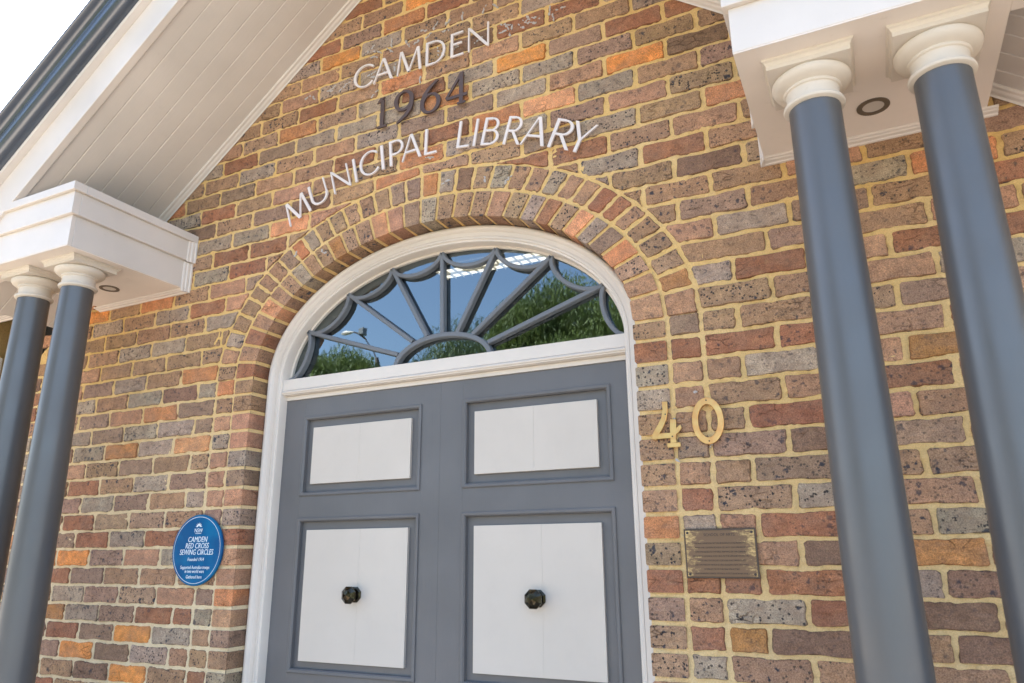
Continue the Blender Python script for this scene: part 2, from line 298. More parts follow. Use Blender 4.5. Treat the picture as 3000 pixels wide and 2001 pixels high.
def off_frac(k, x):
    L = [(-14, .14), (-10, .13), (-8, .10), (-6, .03), (-2, -.04), (2, -.02), (6, -.06), (12, -.10), (18, -.04), (27, .04), (30, .05)]
    Rr = [(-14, .14), (-10, .12), (-8, .10), (-6, .02), (-2, -.03), (2, -.04), (6, -.04), (12, -.02), (18, .15), (27, .2), (30, .2)]
    def ip(T):
        return float(np.interp(k, [a for a, _ in T], [b for _, b in T]))
    s = min(1, max(0, (x + 1.0) / 2.0)); return ip(L) * (1 - s) + ip(Rr) * s
def bed(k, x): return 0.086 * (k + off_frac(k, x))
def inset(poly, d):
    """shrink a convex polygon; d per edge"""
    n = len(poly); L = []
    for i in range(n):
        a, b = Vector(poly[i]), Vector(poly[(i+1) % n]); t_ = (b - a).normalized(); nn = Vector((-t_.y, t_.x))
        L.append((a + nn * d[i], t_))
    out = []
    for i in range(n):
        (p, t1), (q, t2) = L[i-1], L[i]
        den = t1.x * t2.y - t1.y * t2.x
        if abs(den) < 1e-6: out.append(q); continue
        s = ((q.x - p.x) * t2.y - (q.y - p.y) * t2.x) / den; out.append(p + t1 * s)
    return out
def outline(poly, ch, jit):
    pts = []; n = len(poly)
    for i in range(n):
        p, a, b = poly[i], poly[i-1], poly[(i+1) % n]
        c = ch * random.uniform(.6, 1.5)
        ua, ub = (a - p), (b - p); la, lb = ua.length, ub.length
        pts.append(p + ua * min(.3, c / la)); pts.append(p + ub * min(.3, c / lb))
        for f_ in ((.16, .28, .40, .52, .64, .76, .87) if lb > .15 else (.3, .5, .7)) if ch > .005 else (): pts.append(p + (b - p) * (f_ + random.uniform(-.04, .04)))
    return [q + Vector((random.uniform(-jit, jit), random.uniform(-jit, jit))) for q in pts]
def area(P): return 0.5 * sum(P[i][0] * P[(i+1) % len(P)][1] - P[(i+1) % len(P)][0] * P[i][1] for i in range(len(P)))
BR = []          # (size, parent key, MB, colour)
def add_brick(poly, code, key='wall', d=None, reveal=None):
    """poly counter-clockwise in the x,z plane; reveal = index of the edge that shows its side in the opening"""
    if area(poly) < 0: poly = poly[::-1]
    if area(poly) < 0.0016: return
    j = [0.0040] * len(poly) if d is None else d
    P = inset(poly, j); O = outline(P, .0060, .0019)
    cen = sum(O, Vector((0, 0))) / len(O)
    I = []
    for q in O:
        r = (cen - q); I.append(q + r.normalized() * min(.0078, r.length * .4))
    n = len(O); f0 = -0.0038 + random.uniform(-.0012, .0012); tx, tz = random.uniform(-.012, .012), random.uniform(-.02, .02)
    v = [(q.x, f0 + tx * (q.x - cen.x) + tz * (q.y - cen.y) + random.uniform(-.0006, .0006), q.y) for q in I]
    v += [(q.x, 0.0085, q.y) for q in O]
    f = [tuple(range(n))] + [(i, n + i, n + (i+1) % n, (i+1) % n) for i in range(n)]
    if reveal is not None:      # corner brick: crisp outer arris and a full return into the opening
        n4 = len(poly); P2 = inset(poly, [0.0 if i == reveal else 0.0075 for i in range(n4)])
        e0, e1 = P2[reveal], P2[(reveal + 1) % n4]
        ju = lambda: random.uniform(-.002, .002)
        Q = outline(P2, .004, .0006); nq = len(Q)
        v = [(q.x, -.0048 + random.uniform(-.001, .001), q.y) for q in Q] + [(q.x, 0.118, q.y) for q in Q]
        f = [tuple(range(nq))] + [(i, nq + i, nq + (i+1) % nq, (i+1) % nq) for i in range(nq)]
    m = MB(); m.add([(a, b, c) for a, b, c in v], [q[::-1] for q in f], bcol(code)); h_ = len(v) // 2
    kd = .22 if reveal is None else .28       # joint grime and crevice shade painted dark; shade also painted on the opening's returns
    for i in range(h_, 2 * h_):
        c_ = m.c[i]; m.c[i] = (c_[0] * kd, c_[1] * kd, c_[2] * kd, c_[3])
    # size in the picture
    w = Vector((cen.x, 0, cen.y + ZO)) - CAM
    cx, cy, cz = R.transposed() @ w; px = 1500 + 2137.8 * cx / -cz; py = 1000.5 - 2137.8 * cy / -cz
    s = abs(area(poly)) / (cz * cz)
    if not (-20 < px < 3020 and -20 < py < 2021): s *= .01
    BR.append((s, key, m))
def clip_ell(poly, d):
    """cut a course brick on the curved back of the arch (half plane through the nearest tangent)"""
    a, b = A0 + d, B0 + d
    def F(p): return ((p[0] - CX) / a) ** 2 + ((p[1] - ZS) / b) ** 2 - 1 if p[1] > ZS else abs(p[0] - CX) / a - 1
    s = [F(p) for p in poly]
    if min(s) >= 0: return poly
    if max(s) <= 0: return None
    out = []; n = len(poly)
    for i in range(n):
        p, q = poly[i], poly[(i+1) % n]; sp, sq = s[i], s[(i+1) % n]
        if sp >= 0: out.append(p)
        if (sp >= 0) != (sq >= 0):
            lo, hi = 0.0, 1.0
            for _ in range(20):
                mid = (lo + hi) / 2; r = (p[0] + (q[0]-p[0]) * mid, p[1] + (q[1]-p[1]) * mid)
                if (F(r) >= 0) == (sp >= 0): lo = mid
                else: hi = mid
            out.append(r)
    return out if len(out) >= 3 else None
def roofz(x): return 2.776 - .7785 * (-x) if x < -.025 else 2.776 - .0389 - .7785 * x
def course(k, x0, x1):
    xs = []
    ev = (k % 2 == 0)
    if k <= 8:
        l0 = [-1.152] if True else []
        xl = [-1.152]; xl += ([-1.152 - .2505 * i for i in range(1, 16)] if ev else [-1.277] + [-1.277 - .2505 * i for i in range(1, 16)])
        xr = [1.15]; xr += ([1.15 + .243 * i for i in range(1, 16)] if ev else [1.274] + [1.274 + .242 * i for i in range(1, 15)])
        if k <= 5:
            segs = [(xl[i+1], xl[i]) for i in range(len(xl)-1)] + [(xr[i], xr[i+1]) for i in range(len(xr)-1)]
            segs += [(-1.152, -1.035), (1.032, 1.15)]
            return segs, [(-1.035, -.920), (.908, 1.032)]
        if k > 5:
            ph = .0975 if ev else -.0275
            L = [ph + .2504 * n for n in range(-20, 0)]; L = [x for x in L if x < -.85]
            Rn = [x for x in xr if x > .5]; Rn[0] = 1.075
            return [(L[i], L[i+1]) for i in range(len(L)-1)] + [(L[-1], L[-1] + .25)] + [(Rn[i], Rn[i+1]) for i in range(len(Rn)-1)], []
    ph = .0975 if ev else -.0275
    L = [ph + .2504 * n for n in range(-20, 20)]
    return [(L[i], L[i+1]) for i in range(len(L)-1)], []
for kk in range(-20, 30):
    segs, jam = course(kk, 0, 0)
    for (x0, x1) in segs:
        xm = (x0 + x1) / 2
        if xm < -4.9 or xm > 4.7: continue
        if bed(kk, xm) > 1.14 and abs(xm) > 2.7: continue
        z0a, z0b, z1a, z1b = bed(kk, x0), bed(kk, x1), bed(kk+1, x0), bed(kk+1, x1)
        zm = (z0a + z1b) / 2
        if zm > roofz(xm) + .10: continue
        sk = random.uniform(-.004, .004)
        poly = [(x0 + sk, z0a), (x1 + sk, z0b), (x1, z1b), (x0, z1a)]
        if abs(xm) < 1.5 and zm < 1.45 and kk > 5: poly = clip_ell(poly, .2385)
        if poly is None: continue
        add_brick([Vector(p) for p in poly], pick(xm, zm))
    for (x0, x1) in jam:
        z0, z1 = bed(kk, x0), bed(kk+1, x0)
        if kk == 5: z1 = ZS
        if z1 - z0 < .02: continue
        poly = [Vector((x0, z0)), Vector((x1, z0)), Vector((x1, z1)), Vector((x0, z1))]
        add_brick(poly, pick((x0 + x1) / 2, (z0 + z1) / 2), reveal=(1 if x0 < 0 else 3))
RI = "b-0.912,0.771 q-0.857,0.831 b-0.806,0.892 b-0.746,0.931 g-0.684,0.981 b-0.622,1.019 b-0.546,1.037 u-0.470,1.077 s-0.399,1.090 s-0.320,1.106 q-0.230,1.125 p-0.148,1.123 m-0.062,1.142 g0.023,1.144 b0.106,1.141 b0.195,1.131 b0.277,1.115 p0.360,1.098 s0.445,1.069 g0.519,1.043 r0.590,1.017 s0.654,0.979 q0.719,0.939 g0.778,0.897 m0.833,0.849 o0.877,0.778 s0.915,0.710 p0.944,0.637 p0.959,0.559 r0.958,0.477"; RO = "b-0.935,0.913 b-0.901,0.974 b-0.843,1.020 m-0.774,1.075 o-0.714,1.120 g-0.629,1.136 b-0.560,1.167 b-0.476,1.199 s-0.394,1.215 b-0.316,1.242 b-0.231,1.261 m-0.142,1.262 m-0.063,1.265 o0.025,1.270 g0.112,1.260 d0.197,1.244 b0.282,1.228 g0.368,1.212 b0.452,1.187 b0.535,1.161 g0.611,1.128 b0.686,1.100 b0.758,1.069 r0.828,1.024 r0.891,0.973 b0.939,0.925 b0.982,0.867 b1.018,0.790 s1.053,0.710 u1.076,0.639 p1.082,0.560 s1.083,0.475"
def ring(data, d0, d1, key, reveal):
    T = []
    for s in data.split():
        c, x, z = s[0], *map(float, s[1:].split(','))
        if z < ZS: continue
        dm = (d0 + d1) / 2
        T.append((math.atan2((z - ZS) / (B0 + dm), (x - CX) / (A0 + dm)), c))
    T.sort()
    def arc(t0, t1):
        n = 12; P = [ell((d0 + d1) / 2, t0 + (t1 - t0) * i / n) for i in range(n + 1)]
        return sum(math.dist(P[i], P[i+1]) for i in range(n))
    bounds = [(T[i][0] + T[i+1][0]) / 2 for i in range(len(T) - 1)]
    st = T[0][0] - (bounds[0] - T[0][0]); en = T[-1][0] + (T[-1][0] - bounds[-1])
    cells = []
    lead = arc(0, st); n = max(1, round(lead / .088)) if lead > .03 else 0
    cells += [(st * i / n, st * (i+1) / n, random.choice('bgpm')) for i in range(n)]
    if n == 0: st = 0
    B = [st] + bounds + [en]; cells += [(B[i], B[i+1], T[i][1]) for i in range(len(T))]
    tail = arc(en, math.pi); n = max(1, round(tail / .088))
    cells += [(en + (math.pi - en) * i / n, en + (math.pi - en) * (i+1) / n, random.choice('bgrm')) for i in range(n)]
    for t0, t1, c in cells:
        poly = [Vector(ell(d0, t0)), Vector(ell(d1, t0)), Vector(ell(d1, t1)), Vector(ell(d0, t1))]
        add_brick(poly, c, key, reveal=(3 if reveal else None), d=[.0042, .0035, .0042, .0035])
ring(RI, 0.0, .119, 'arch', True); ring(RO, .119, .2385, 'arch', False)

wall = thing('brick_wall', (0, 0, -1.7), 'speckled brown and orange brick front wall with yellow mortar around the arched doorway', 'wall')
# mortar bed: one rough sheet that the brick faces swell out of
def vnoise(X, Z, s):
    gx, gz = X / s, Z / s; ix, iz = np.floor(gx).astype(int), np.floor(gz).astype(int); fx, fz = gx - ix, gz - iz
    fx, fz = fx * fx * (3 - 2 * fx), fz * fz * (3 - 2 * fz)
    G = rng.random((iz.max() - iz.min() + 2, ix.max() - ix.min() + 2)); ix = ix - ix.min(); iz = iz - iz.min()
    return (G[iz, ix] * (1-fx) + G[iz, ix+1] * fx) * (1-fz) + (G[iz+1, ix] * (1-fx) + G[iz+1, ix+1] * fx) * fz - .5
def mortar(x0, x1, z0, z1, step):
    nx, nz = int((x1-x0)/step)+1, int((z1-z0)/step)+1
    X, Z = np.meshgrid(np.linspace(x0, x1, nx), np.linspace(z0, z1, nz))
    Y = .0016 + .0044 * vnoise(X, Z, .030) * (.6 + 1.2 * (vnoise(X, Z, .35) + .5)) + .0062 * vnoise(X, Z, .0125) + .003 * vnoise(X, Z, .09)
    Y = np.clip(Y, -.0022, .0062)
    F = np.where(Z > ZS, ((X-CX)/(A0+.004))**2 + ((Z-ZS)/(B0+.004))**2 - 1, (np.abs(X-CX)/(A0+.004))**2 - 1)
    inside = F < 0
    # snap the innermost ring of vertices to the opening
    near = inside & (F > -2.6 * step / .9)
    s_ = 1 / np.sqrt(np.clip(F + 1, .5, 1)); up = Z > ZS
    X2 = np.where(near, CX + (X-CX) * s_, X); Z2 = np.where(near & up, ZS + (Z-ZS) * s_, Z)
    rz = np.where(X < -.025, 2.776 + .7785 * X, 2.776 - .0389 - .7785 * X) + .06
    bad = (inside & ~near) | (Z > rz) | ((np.abs(X) > 1.5) & (Z > 1.2) & (Z < 1.30) & False)
    idx = np.arange(nx*nz).reshape(nz, nx)
    q = np.stack([idx[:-1, :-1], idx[:-1, 1:], idx[1:, 1:], idx[1:, :-1]], -1).reshape(-1, 4)
    good = ~bad.ravel(); q = q[good[q].all(1)]
    used = np.unique(q); mp = np.zeros(nx*nz, int); mp[used] = np.arange(len(used)); q = mp[q]
    V = np.stack([X2.ravel(), Y.ravel(), Z2.ravel() + 1.7], -1)[used]
    me = bpy.data.meshes.new('mortar'); me.vertices.add(len(V)); me.vertices.foreach_set('co', V.astype(np.float32).ravel())
    me.loops.add(q.size); me.loops.foreach_set('vertex_index', q.ravel().astype(np.int32))
    me.polygons.add(len(q)); me.polygons.foreach_set('loop_start', np.arange(0, q.size, 4, dtype=np.int32))
    me.update(calc_edges=True); me.polygons.foreach_set('use_smooth', np.ones(len(q), bool)); me.materials.append(M_MORTAR)
    ob = bpy.data.objects.new('mortar', me); col.objects.link(ob); ob.parent = wall; tag(ob, kind='stuff')
mortar(-3.3, 3.06, -1.2, 2.62, .0062)
# mortar in the reveal of the opening, set back behind the brick returns
m = MB(); P = [(CX - A0 - .004, -1.7)] + [ell(.004, math.pi - math.pi * i / 96) for i in range(97)] + [(CX + A0 + .004, -1.7)]
m.add([(x, .0035, z) for x, z in P] + [(x, .125, z) for x, z in P], [(i, i+1, len(P)+i+1, len(P)+i) for i in range(len(P)-1)])
tag(m.build('reveal_mortar', M_MORTAR, wall, fix=False))
# rest of the wall below and beside the part in view
m = MB(); m.box(-6, -3.302, .002, .24, -1.9, 1.3); m.box(3.062, 6, .002, .24, -1.9, 1.3); m.box(-3.30, -.93, .002, .24, -1.9, -1.201); m.box(.92, 3.06, .002, .24, -1.9, -1.201)
m.build('wall_base', M_MORTAR, wall)
arch = thing('arch', (0, 0, .5), None, None); arch.parent = wall; arch.location = (0, 0, 2.2); WORLD[arch.name] = Vector((0, 0, .5 + ZO))
BR.sort(key=lambda b: -b[0])
rest = MB(); nb = 0
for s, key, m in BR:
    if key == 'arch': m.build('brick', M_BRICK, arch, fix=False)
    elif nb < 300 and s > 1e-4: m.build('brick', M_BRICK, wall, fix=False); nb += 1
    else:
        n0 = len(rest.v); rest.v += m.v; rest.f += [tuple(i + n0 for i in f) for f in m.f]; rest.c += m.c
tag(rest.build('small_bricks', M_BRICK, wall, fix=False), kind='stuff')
print('bricks', len(BR), 'single', nb)

# old painted lettering scrubbed off the bricks: thin flakes of grey-white paint
MARKS = "-.725,1.945 -.69,1.935 -.578,1.937 -.56,1.95 -.496,1.93 -.47,1.945 -.34,2.099 -.317,2.047 -.30,2.07 -.227,2.053 -.216,2.093 -.12,2.053 -.07,2.047 -.029,2.094 .0,2.06 .038,2.106 .098,2.096 .087,2.052 .053,1.955 .075,1.93 .18,2.102 .295,2.095 .351,2.091 .389,1.936 .41,1.955 .43,1.93 .40,1.97 -.331,1.952 -.31,1.93 -.265,1.924 -.25,1.94 -.19,1.948 .159,1.942 .267,1.939 .481,1.931 .50,1.95 .513,1.965 .549,1.951 .535,1.93 .617,1.96 .631,1.921 .668,1.957 -.044,1.828 .021,1.405 -.299,1.837 1.106,.225 1.15,.04 1.035,-.0 1.03,.135 .10,1.26 .30,1.23 .41,1.20 -.55,1.06 -.72,1.08"
m = MB()
for s in MARKS.split():
    x, z = map(float, s.split(','))
    far = x > 1.0
    ax_ = random.uniform(0, 3.14)
    for q in range(2 if far else 7):
        u_ = random.uniform(-.022, .022) * (.3 if far else 1); cx, cz = x + u_ * math.cos(ax_) + random.uniform(-.004, .004), z + u_ * math.sin(ax_) + random.uniform(-.004, .004)
        a = random.uniform(.003, .0085); b = random.uniform(.002, .0045); t0 = ax_ + random.uniform(-.5, .5); n = 9
        pts = [(a * math.cos(6.283*i/n) * random.uniform(.5, 1.3), b * math.sin(6.283*i/n) * random.uniform(.5, 1.3)) for i in range(n)]
        pts = [(cx + u * math.cos(t0) - v * math.sin(t0), cz + u * math.sin(t0) + v * math.cos(t0)) for u, v in pts]
        y = -.0064 - random.uniform(0, .0004)
        m.add([(u, y, v) for u, v in pts] + [(u, .002, v) for u, v in pts], [tuple(range(n))] + [(i, (i+1) % n, n + (i+1) % n, n + i) for i in range(n)])
m.build('paint_residue', M_RESIDUE, wall)

# ---------------------------------------------------------------- door frame and fanlight
frame = thing('door_frame', (CX, .1, -1.7), 'cream moulded timber frame of the arched doorway with scalloped grey fanlight', 'door frame')
def jamb_path(d, y=0.0, zbot=-1.7, zs=ZS, n=72):
    """frames running up the left jamb, round the arch and down the right jamb"""
    out = [((CX - A0 - d, y, zbot), (1, 0, 0), (0, 1, 0)), ((CX - A0 - d, y, zs), (1, 0, 0), (0, 1, 0))]
    for i in range(1, n):
        t_ = math.pi - math.pi * i / n; x, z = ell(d, t_)
        nx, nz = (B0 + d) * math.cos(t_), (A0 + d) * math.sin(t_); L = math.hypot(nx, nz)
        out.append(((x, y, z), (-nx / L, 0, -nz / L), (0, 1, 0)))
    out += [((CX + A0 + d, y, zs), (-1, 0, 0), (0, 1, 0)), ((CX + A0 + d, y, zbot), (-1, 0, 0), (0, 1, 0))]
    return out
prof = [(0.0005, .125), (.0005, .094), (.004, .087), (.010, .0835), (.018, .084), (.025, .089), (.028, .096), (.030, .0985),
        (.0475, .1005), (.048, .1035), (.0495, .1035), (.050, .1005), (.058, .101), (.0605, .107), (.063, .1095), (.068, .109), (.0705, .1125), (.0715, .172), (.0005, .172)]
MB().sweep(jamb_path(0), prof).build('architrave', M_FRAME, frame, smooth=True)
m = MB(); JX = A0 - .0715
m.box(CX - JX + .0005, CX + JX - .0005, .1225, .168, .452, .505)
m.box(CX - JX + .0005, CX + JX - .0005, .1195, .1223, .452, .4965)
m.sweep([((CX - JX + .0005, 0, 0), (0, 1, 0), (0, 0, 1)), ((CX + JX - .0005, 0, 0), (0, 1, 0), (0, 0, 1))],
        [(.1665, .4515), (.121, .4515), (.116, .448), (.1135, .443), (.1155, .4385), (.120, .436), (.1215, .432), (.126, .430), (.1665, .428)])
m.build('transom', M_FRAME, frame, smooth=True)
# head stop between door and transom
MB().box(CX - JX + .0005, CX + JX - .0005, .148, .1645, .409, .4275).build('head_stop', M_FRAME, frame)
# fanlight: glass, rim rebate, hub arch, seven bars, eight scallops
gy = .178
n = 60; pts = [ell(-.060, math.pi * i / n) for i in range(n + 1)]
m = MB(); m.add([(x, gy, z) for x, z in pts], [tuple(range(n + 1))]); m.build('pane', M_GLASS, frame, fix=False)
rim = [((x, 0, z), (-(B0)*math.cos(t_)/math.hypot(B0*math.cos(t_), A0*math.sin(t_)), 0, -(A0)*math.sin(t_)/math.hypot(B0*math.cos(t_), A0*math.sin(t_))), (0, 1, 0))
       for t_ in [math.pi * i / 60 for i in range(61)] for x, z in [ell(-.0716, t_)]]
MB().sweep(rim, [(0, .160), (.011, .160), (.011, .1745), (0, .1745)]).build('glazing_bead', M_FRAME, frame, smooth=True)
NODES = [(-.745, .738), (-.515, .893), (-.268, .977), (.001, 1.006), (.274, .974), (.532, .888), (.762, .728)]
HUBP = [(-.218, .560), (-.143, .609), (-.069, .625), (.009, .630), (.085, .623), (.160, .602), (.236, .557)]
def bar(path2d, wd, y0, y1, jitter=0):
    fr = []
    for i, (x, z) in enumerate(path2d):
        a = path2d[max(0, i-1)]; b = path2d[min(len(path2d)-1, i+1)]; L = math.dist(a, b); tx, tz = (b[0]-a[0])/L, (b[1]-a[1])/L
        fr.append(((x, 0, z), (-tz, 0, tx), (0, 1, 0)))
    m_ = MB(); h = wd / 2
    m_.sweep(fr, [(-h, y1), (-h, y0 + .003), (-h + .003, y0), (h - .003, y0), (h, y0 + .003), (h, y1)])
    return m_
yb0, yb1 = .144, .1745
for i, (a, b) in enumerate(zip(HUBP, NODES)):
    bar([a, b], .0195, yb0 + .0012, yb1).build('glazing_bar', M_BAR, frame)
hub = [(CX + .013 + .238 * math.cos(math.pi * i / 32), .497 + .122 * math.sin(math.pi * i / 32)) for i in range(33)]
bar(hub, .022, yb0 - .001, yb1).build('hub_arch', M_BAR, frame, smooth=True)
allN = [(CX - JX + .01, .507)] + NODES + [(CX + JX - .012, .507)]
for i in range(8):
    a, b = Vector(allN[i]), Vector(allN[i+1]); mid = (a + b) / 2; d = (b - a); L = d.length; nn = Vector((d.y, -d.x)).normalized()
    if (Vector((CX, ZS)) - mid).dot(nn) < 0: nn = -nn
    sag = L * (.33 if 0 < i < 7 else .26); P = []
    for j in range(17):
        u = -1 + 2 * j / 16; P.append(tuple(mid + d * u / 2 + nn * sag * math.sqrt(max(0, 1 - u * u * .93))  - nn * sag * .2645))
    bar(P, .0185, yb0, yb1).build('scallop_bar', M_BAR, frame, smooth=True)

# ---------------------------------------------------------------- doors
doors = thing('double_door', (CX, .19, -1.7), 'pair of grey panelled doors with pale boards and octagonal knobs', 'door')
YD = .155; xc = .008
def leaf(x0, x1, px0, px1, knobx):
    z0, z1 = -1.695, .4085
    zr = [(-.775, -.137), (-.041, .323)]; zlow = (-1.52, -.92)
    m = MB()
    holes = [(px0, px1, *zr[0]), (px0, px1, *zr[1]), (px0, px1, *zlow)]
    m.box(x0, px0, YD, YD + .04, z0, z1); m.box(px1, x1, YD, YD + .04, z0, z1)
    zz = sorted([z0, zlow[0], zlow[1], zr[0][0], zr[0][1], zr[1][0], zr[1][1], z1])
    for i in (0, 2, 4, 6): m.box(px0 + .0002, px1 - .0002, YD + .0004, YD + .0396, zz[i], zz[i+1])
    lf = m.build('door_leaf', M_DOOR, doors, fix=True)
    for (a, b, c, d) in holes:
        g = MB(); w_ = .017
        for s in ((a, c, b, c), (b, c, b, d), (b, d, a, d), (a, d, a, c)):
            pass
        # mitred moulding
        pr = [(0, YD - .0055), (.0035, YD - .0075), (.012, YD - .0065), (w_, YD - .001), (w_ + .001, YD + .019), (0, YD + .019)]
        cs = [((a, c), (1, 1)), ((b, c), (-1, 1)), ((b, d), (-1, -1)), ((a, d), (1, -1))]
        g.sweep([((x, 0, z), (ux, 0, uz), (0, 1, 0)) for (x, z), (ux, uz) in cs], pr, loop=True)
        g.build('panel_moulding', M_DOOR, lf, smooth=True)
        MB().box(a + .0175, b - .0175, YD + .018, YD + .030, c + .0175, d - .0175).build('recessed_panel', M_DOOR, lf)
        if d > -.8:
            bx = {True: (a + .052, b - .056), False: (a + .052, b - .058)}[x0 < 0]
            bz = (c + .047, d - .053) if c < -.5 else (c + .053, d - .054)
            split = bx[0] + (bx[1] - bx[0]) * (.50 if c > -.5 else .55)
            for q0, q1 in ((bx[0], split - .0001), (split + .0001, bx[1])):
                MB().box(q0, q1, YD + .0035, YD + .0175, bz[0], bz[1]).build('panel_board', M_BOARD, lf, bevel=.0006)
        if c < -.5 and d > -.5:
            kz = -.4575; yf = YD + .0035
            def oct_(rr, yy, ph=math.pi/8): return [(knobx + rr * math.cos(ph + math.pi/4*i), yy, kz + rr * math.sin(ph + math.pi/4*i)) for i in range(8)]
            def stack(L, cap0=False, tip=None):
                q = MB(); vs = []; fs = []
                for rr, yy in L: vs += oct_(rr, yy)
                for j in range(len(L) - 1):
                    for i in range(8): fs.append((j*8+i, j*8+(i+1) % 8, (j+1)*8+(i+1) % 8, (j+1)*8+i))
                if tip is not None:
                    vs.append((knobx, tip, kz)); t0 = (len(L)-1)*8
                    for i in range(8): fs.append((t0+i, t0+(i+1) % 8, len(vs)-1))
                else: fs.append(tuple(range((len(L)-1)*8, len(L)*8)))
                q.add(vs, fs); return q
            kn = stack([(.0105, yf - .001), (.0105, yf - .024), (.022, yf - .030), (.0365, yf - .041), (.0365, yf - .046), (.021, yf - .058)], tip=yf - .063).build('knob', M_KNOB, lf)
            stack([(.0335, yf - .0002), (.0335, yf - .005), (.027, yf - .008), (.014, yf - .010)]).build('knob_rose', M_KNOB, lf)
    return lf
leaf(CX - JX - .002, xc - .0003, -.732, -.086, -.396)
leaf(xc + .0003, CX + JX + .002, .117, .760, .443)

# ---------------------------------------------------------------- room behind the fanlight
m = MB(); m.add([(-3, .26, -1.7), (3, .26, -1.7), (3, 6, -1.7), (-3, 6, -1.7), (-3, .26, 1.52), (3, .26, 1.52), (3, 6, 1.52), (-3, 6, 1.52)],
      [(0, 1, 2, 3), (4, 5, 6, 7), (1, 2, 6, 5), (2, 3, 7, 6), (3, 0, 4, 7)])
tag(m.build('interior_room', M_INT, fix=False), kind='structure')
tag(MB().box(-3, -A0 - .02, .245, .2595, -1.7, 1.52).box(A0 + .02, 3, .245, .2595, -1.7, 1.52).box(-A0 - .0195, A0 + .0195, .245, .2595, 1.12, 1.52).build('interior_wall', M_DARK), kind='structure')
ft = thing('ceiling_light', (-.2, 1.44, 1.42), 'louvred fluorescent ceiling light glowing behind the upper panes of the fanlight', 'ceiling light')
MB().box(-.80, .42, 1.355, 1.53, 1.500, 1.515).build('louvre_panel', M_TUBE, ft)
m = MB()
for i in range(20): m.box(-.80 + i * .0625, -.797 + i * .0625, 1.355, 1.53, 1.485, 1.4995)
m.box(-.80, .42, 1.439, 1.445, 1.484, 1.4993)
for i in range(1): m.box(-.806, .426, 1.347, 1.354, 1.483, 1.515)
m.build('louvre_blade', mat('louvre_blade_white', (.6, .58, .52), .5), ft)

# ---------------------------------------------------------------- gable eaves
TH = math.atan(.7785); gable = thing('gable_roof', (0, -.35, 1.3), 'steep gable roof with boarded raking soffit, white barge board and grey ogee gutter', 'roof')
AX, AZ = -.025, 2.776 - .7785 * .025
def rake(side, xa, xb, prof, dz=0.0):
    """sweep a (y, height-above-soffit) profile along the rake between two x positions"""
    P = []
    for x in (xa, xb):
        z = AZ - .7785 * abs(x - AX) + dz
        P.append(((x, 0, z), (0, 1, 0), (0, 0, 1)))
    return MB().sweep(P, prof)
for side in (-1, 1):
    xo, xi = AX + side * 2.35, AX + side * .0005
    ys = [-.002, -.115, -.205, -.293, -.380, -.468, -.5615, -.6445]
    for i in range(7):
        a, b = ys[i+1], ys[i]
        rake(side, xo, xi, [(a + .0035, 0), (b - .0035, 0), (b - .0003, .004), (b - .0003, .016), (a + .0003, .016), (a + .0003, .004)]).build('soffit_board', M_SOFFIT, gable)
    rake(side, xo, xi, [(-.0445, -.0005), (-.0445, -.006), (-.040, -.0105), (-.030, -.012), (-.022, -.018), (-.010, -.0215), (-.0065, -.030), (-.0065, -.0005)]).build('wall_trim', M_WHITE, gable)
    rake(side, xo, xi, [(-.6455, .004), (-.6455, -.012), (-.681, -.012), (-.681, .197), (-.6455, .197)]).build('barge_board', M_WHITE, gable, bevel=.002)
    rake(side, xo, xi, [(-.660, .1972), (-.714, .1972), (-.718, .206), (-.716, .217), (-.660, .217)]).build('barge_fillet', M_CREAM, gable)
    rake(side, xo, xi, [(-.690, .2175), (-.722, .2175), (-.742, .220), (-.757, .227), (-.768, .239), (-.774, .253), (-.777, .268), (-.779, .284), (-.781, .299), (-.785, .311), (-.793, .320), (-.805, .326), (-.817, .330), (-.824, .336), (-.826, .345), (-.822, .353), (-.815, .355), (-.808, .350), (-.70, .340), (-.690, .335)]).build('gutter', M_GUT, gable, smooth=True)
    rake(side, xo, xi, [(-.80, .356), (8, .356), (8, .376), (-.80, .376)]).build('roof_sheet', M_ROOF, gable)
    for q in range(5):
        xq = AX + side * (.5 + q * .42)
        rake(side, xq, xq + side * .03, [(-.812, .3556), (-.819, .3556), (-.819, .357), (-.812, .357)]).build('gutter_clip', M_GUT, gable)

# body of the building behind
bb = thing('library_building', (0, 4, -1.9), 'single storey library building body behind the brick front', 'building')
MB().box(-6, -5.75, .245, 9, -1.9, 1.2).build('side_wall', M_MORTAR, bb); MB().box(5.75, 6, .245, 9, -1.9, 1.2).build('side_wall', M_MORTAR, bb)
MB().box(-5.745, 5.745, 8.75, 9, -1.9, 1.2).build('rear_wall', M_MORTAR, bb)
MB().add([(-6.2, -.9, 1.33), (-2.4, -.9, 1.36), (-2.4, 9.2, 1.6), (-6.2, 9.2, 1.5), (-6.2, -.9, 1.37), (-2.4, -.9, 1.40), (-2.4, 9.2, 1.64), (-6.2, 9.2, 1.54)], [(3,2,1,0),(4,5,6,7),(0,1,5,4),(1,2,6,5),(2,3,7,6),(3,0,4,7)]).build('roof_sheet', M_ROOF, bb)
MB().add([(2.4, -.9, 1.36), (6.2, -.9, 1.33), (6.2, 9.2, 1.5), (2.4, 9.2, 1.6), (2.4, -.9, 1.40), (6.2, -.9, 1.37), (6.2, 9.2, 1.54), (2.4, 9.2, 1.64)], [(3,2,1,0),(4,5,6,7),(0,1,5,4),(1,2,6,5),(2,3,7,6),(3,0,4,7)]).build('roof_sheet', M_ROOF, bb)

